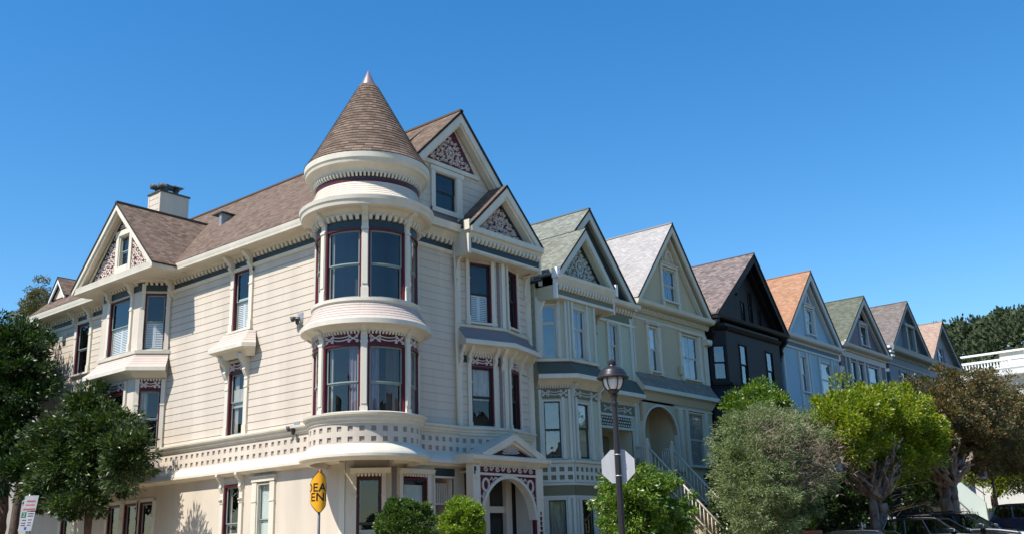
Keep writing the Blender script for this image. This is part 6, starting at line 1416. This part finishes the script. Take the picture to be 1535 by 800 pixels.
# potted spiky plant
PT = thing('potted_plant', 'spiky yellow green plant in a terracotta pot', 'plant', (7.2, 15.9, ground_z(0, 15.9)))
gz = ground_z(0, 15.9); b = MB(); b.lathe((7.2, 15.9, 0), [(0, gz), (.24, gz), (.32, 1.95), (.37, 1.95), (.37, 2.08), (.30, 2.08), (.29, 2.0), (0, 2.0)], 'terracotta', 28); b.build('pot', PT)
b = MB(); r = random.Random(3)
for k in range(46):
    a = r.uniform(0, 2*PI); o_ = r.uniform(.05, .55); h_ = r.uniform(.35, .75)*(1.15-o_*.5); pts = [(7.2+math.cos(a)*o_*t**1.4, 15.9+math.sin(a)*o_*t**1.4, 2.0+h_*t-.12*o_*t*t) for t in (0, .35, .7, 1)]
    W_ = (-math.sin(a), math.cos(a)); ws = (.018, .026, .018, .002)
    vs = [(p[0]+W_[0]*w_*s_, p[1]+W_[1]*w_*s_, p[2]) for p, w_ in zip(pts, ws) for s_ in (-1, 1)]; b.mesh(vs, [(i*2, i*2+1, i*2+3, i*2+2) for i in range(3)], 'leaf_lime')
b.build('leaves', PT, recalc=False)
# ---- far wooded hill
g = np.random.default_rng(77)
def hillz(x, y):
    return 6+50*np.exp(-(((x+42)/130.0)**2))*np.exp(-(((y-300)/85.0)**2))
b = MB(); xs = np.linspace(-230, 260, 40); ys = np.linspace(125, 520, 30)
vs = [(x, y, float(hillz(x, y))-.5) for y in ys for x in xs]; b.mesh(vs, [(j*40+i, j*40+i+1, (j+1)*40+i+1, (j+1)*40+i) for j in range(29) for i in range(39)], 'hill_soil', True); tag(b.build('hill', recalc=False), kind='structure')
C = []; D = []
for k in range(760):
    x = g.uniform(-150, 30); y = g.uniform(185, 320); z = hillz(x, y); h_ = g.uniform(6, 11); rr = h_*g.uniform(.32, .5); sub = 9
    for q in range(sub):
        u = g.normal(0, 1, 3); u /= np.linalg.norm(u); u[2] = abs(u[2])*.8; cc = np.array([x, y, z+h_*.65])+u*np.array([rr, rr, h_*.34]); m = 34
        p = g.normal(0, 1, (m, 3)); p /= np.linalg.norm(p, axis=1)[:, None]; p *= g.random((m, 1))**.4*rr*.42; C.append(cc+p); D.append(p*.6+u+[0, 0, .4])
tag(leaf_mesh('hill_wood', np.concatenate(C), np.concatenate(D), 1.15, 'leaf_far', None, .6, 4, 0, .4), kind='stuff')
# low planting in the front gardens
C = g.uniform([2.2, 6, .1], [4.4, 62, .9], (9000, 3)); C[:, 2] += .047*C[:, 1]
tag(leaf_mesh('ground_cover', C, np.tile(np.array([[0, 0, 1.0]]), (len(C), 1)), .2, 'leaf_mid', None, .4, 5, 0, .6), kind='stuff')

# ================================================================== HOUSES ACROSS THE STREETS (behind and beside the camera, seen only in the windows)
def opposite(name, label, x0, y0, x1, y1, h, wall, roof, ridge='x'):
    t = thing(name, label, 'house', (x0, y0, 0), 0, 'houses on the opposite kerbs'); g = ground_z(0, (y0+y1)/2)
    b = MB(); b.box((x0, y0, g-.5), (x1, y1, g+h), wall)
    for k in range(3):
        for q in range(4):
            if ridge == 'x': xx = x0+(x1-x0)*(.12+.22*q); b.box((xx, y1, g+1+3.3*k), (xx+(x1-x0)*.1, y1+.05, g+2.9+3.3*k), 'sash_dark')
            else: yy = y0+(y1-y0)*(.12+.22*q); b.box((x0-.05, yy, g+1+3.3*k), (x0, yy+(y1-y0)*.1, g+2.9+3.3*k), 'sash_dark')
    b.build('wall', t); b = MB(); xm, ym = (x0+x1)/2, (y0+y1)/2
    if ridge == 'x':
        for xe in (x0-.3, x1+.3): roof_plane(b, (xe, y0-.3, g+h-.1), (xe, y1+.3, g+h-.1), (xm, y1+.3, g+h+4), (xm, y0-.3, g+h+4), roof)
        b.mesh([(x0, y1, g+h), (x1, y1, g+h), (xm, y1, g+h+3.8)], [(0, 1, 2)], wall)
    else:
        for ye in (y0-.3, y1+.3): roof_plane(b, (x0-.3, ye, g+h-.1), (x1+.3, ye, g+h-.1), (x1+.3, ym, g+h+4), (x0-.3, ym, g+h+4), roof)
        b.mesh([(x0, y0, g+h), (x0, y1, g+h), (x0, ym, g+h+3.8)], [(0, 1, 2)], wall)
    b.build('roof', t)
HL = [c+' '+d for d in ('gabled house on the side street facing the long cream wall', 'gabled house across the main street facing the row') for c in ('first tan', 'green', 'brown', 'grey', 'cream', 'blue', 'second tan', 'second green', 'second brown', 'second grey', 'second cream')]
walls = ('tan_wall', 'green_wall', 'neighbour_wall', 'mauve_trim', 'stucco', 'blue_wall'); roofs = ('roof_taupe', 'roof_brown', 'roof_moss')
for k in range(11): x = -62+k*9.6; opposite('opposite_house', HL[k], x, -62, x+8.8, -48, 9.5+(k*37 % 5)*.6, walls[k % 6], roofs[k % 3])
for k in range(9): y = -34+k*11.5; opposite('opposite_house', HL[k+11], 50, y, 64, y+10.6, 9.5+(k*23 % 5)*.7, walls[(k+2) % 6], roofs[(k+1) % 3], 'y')
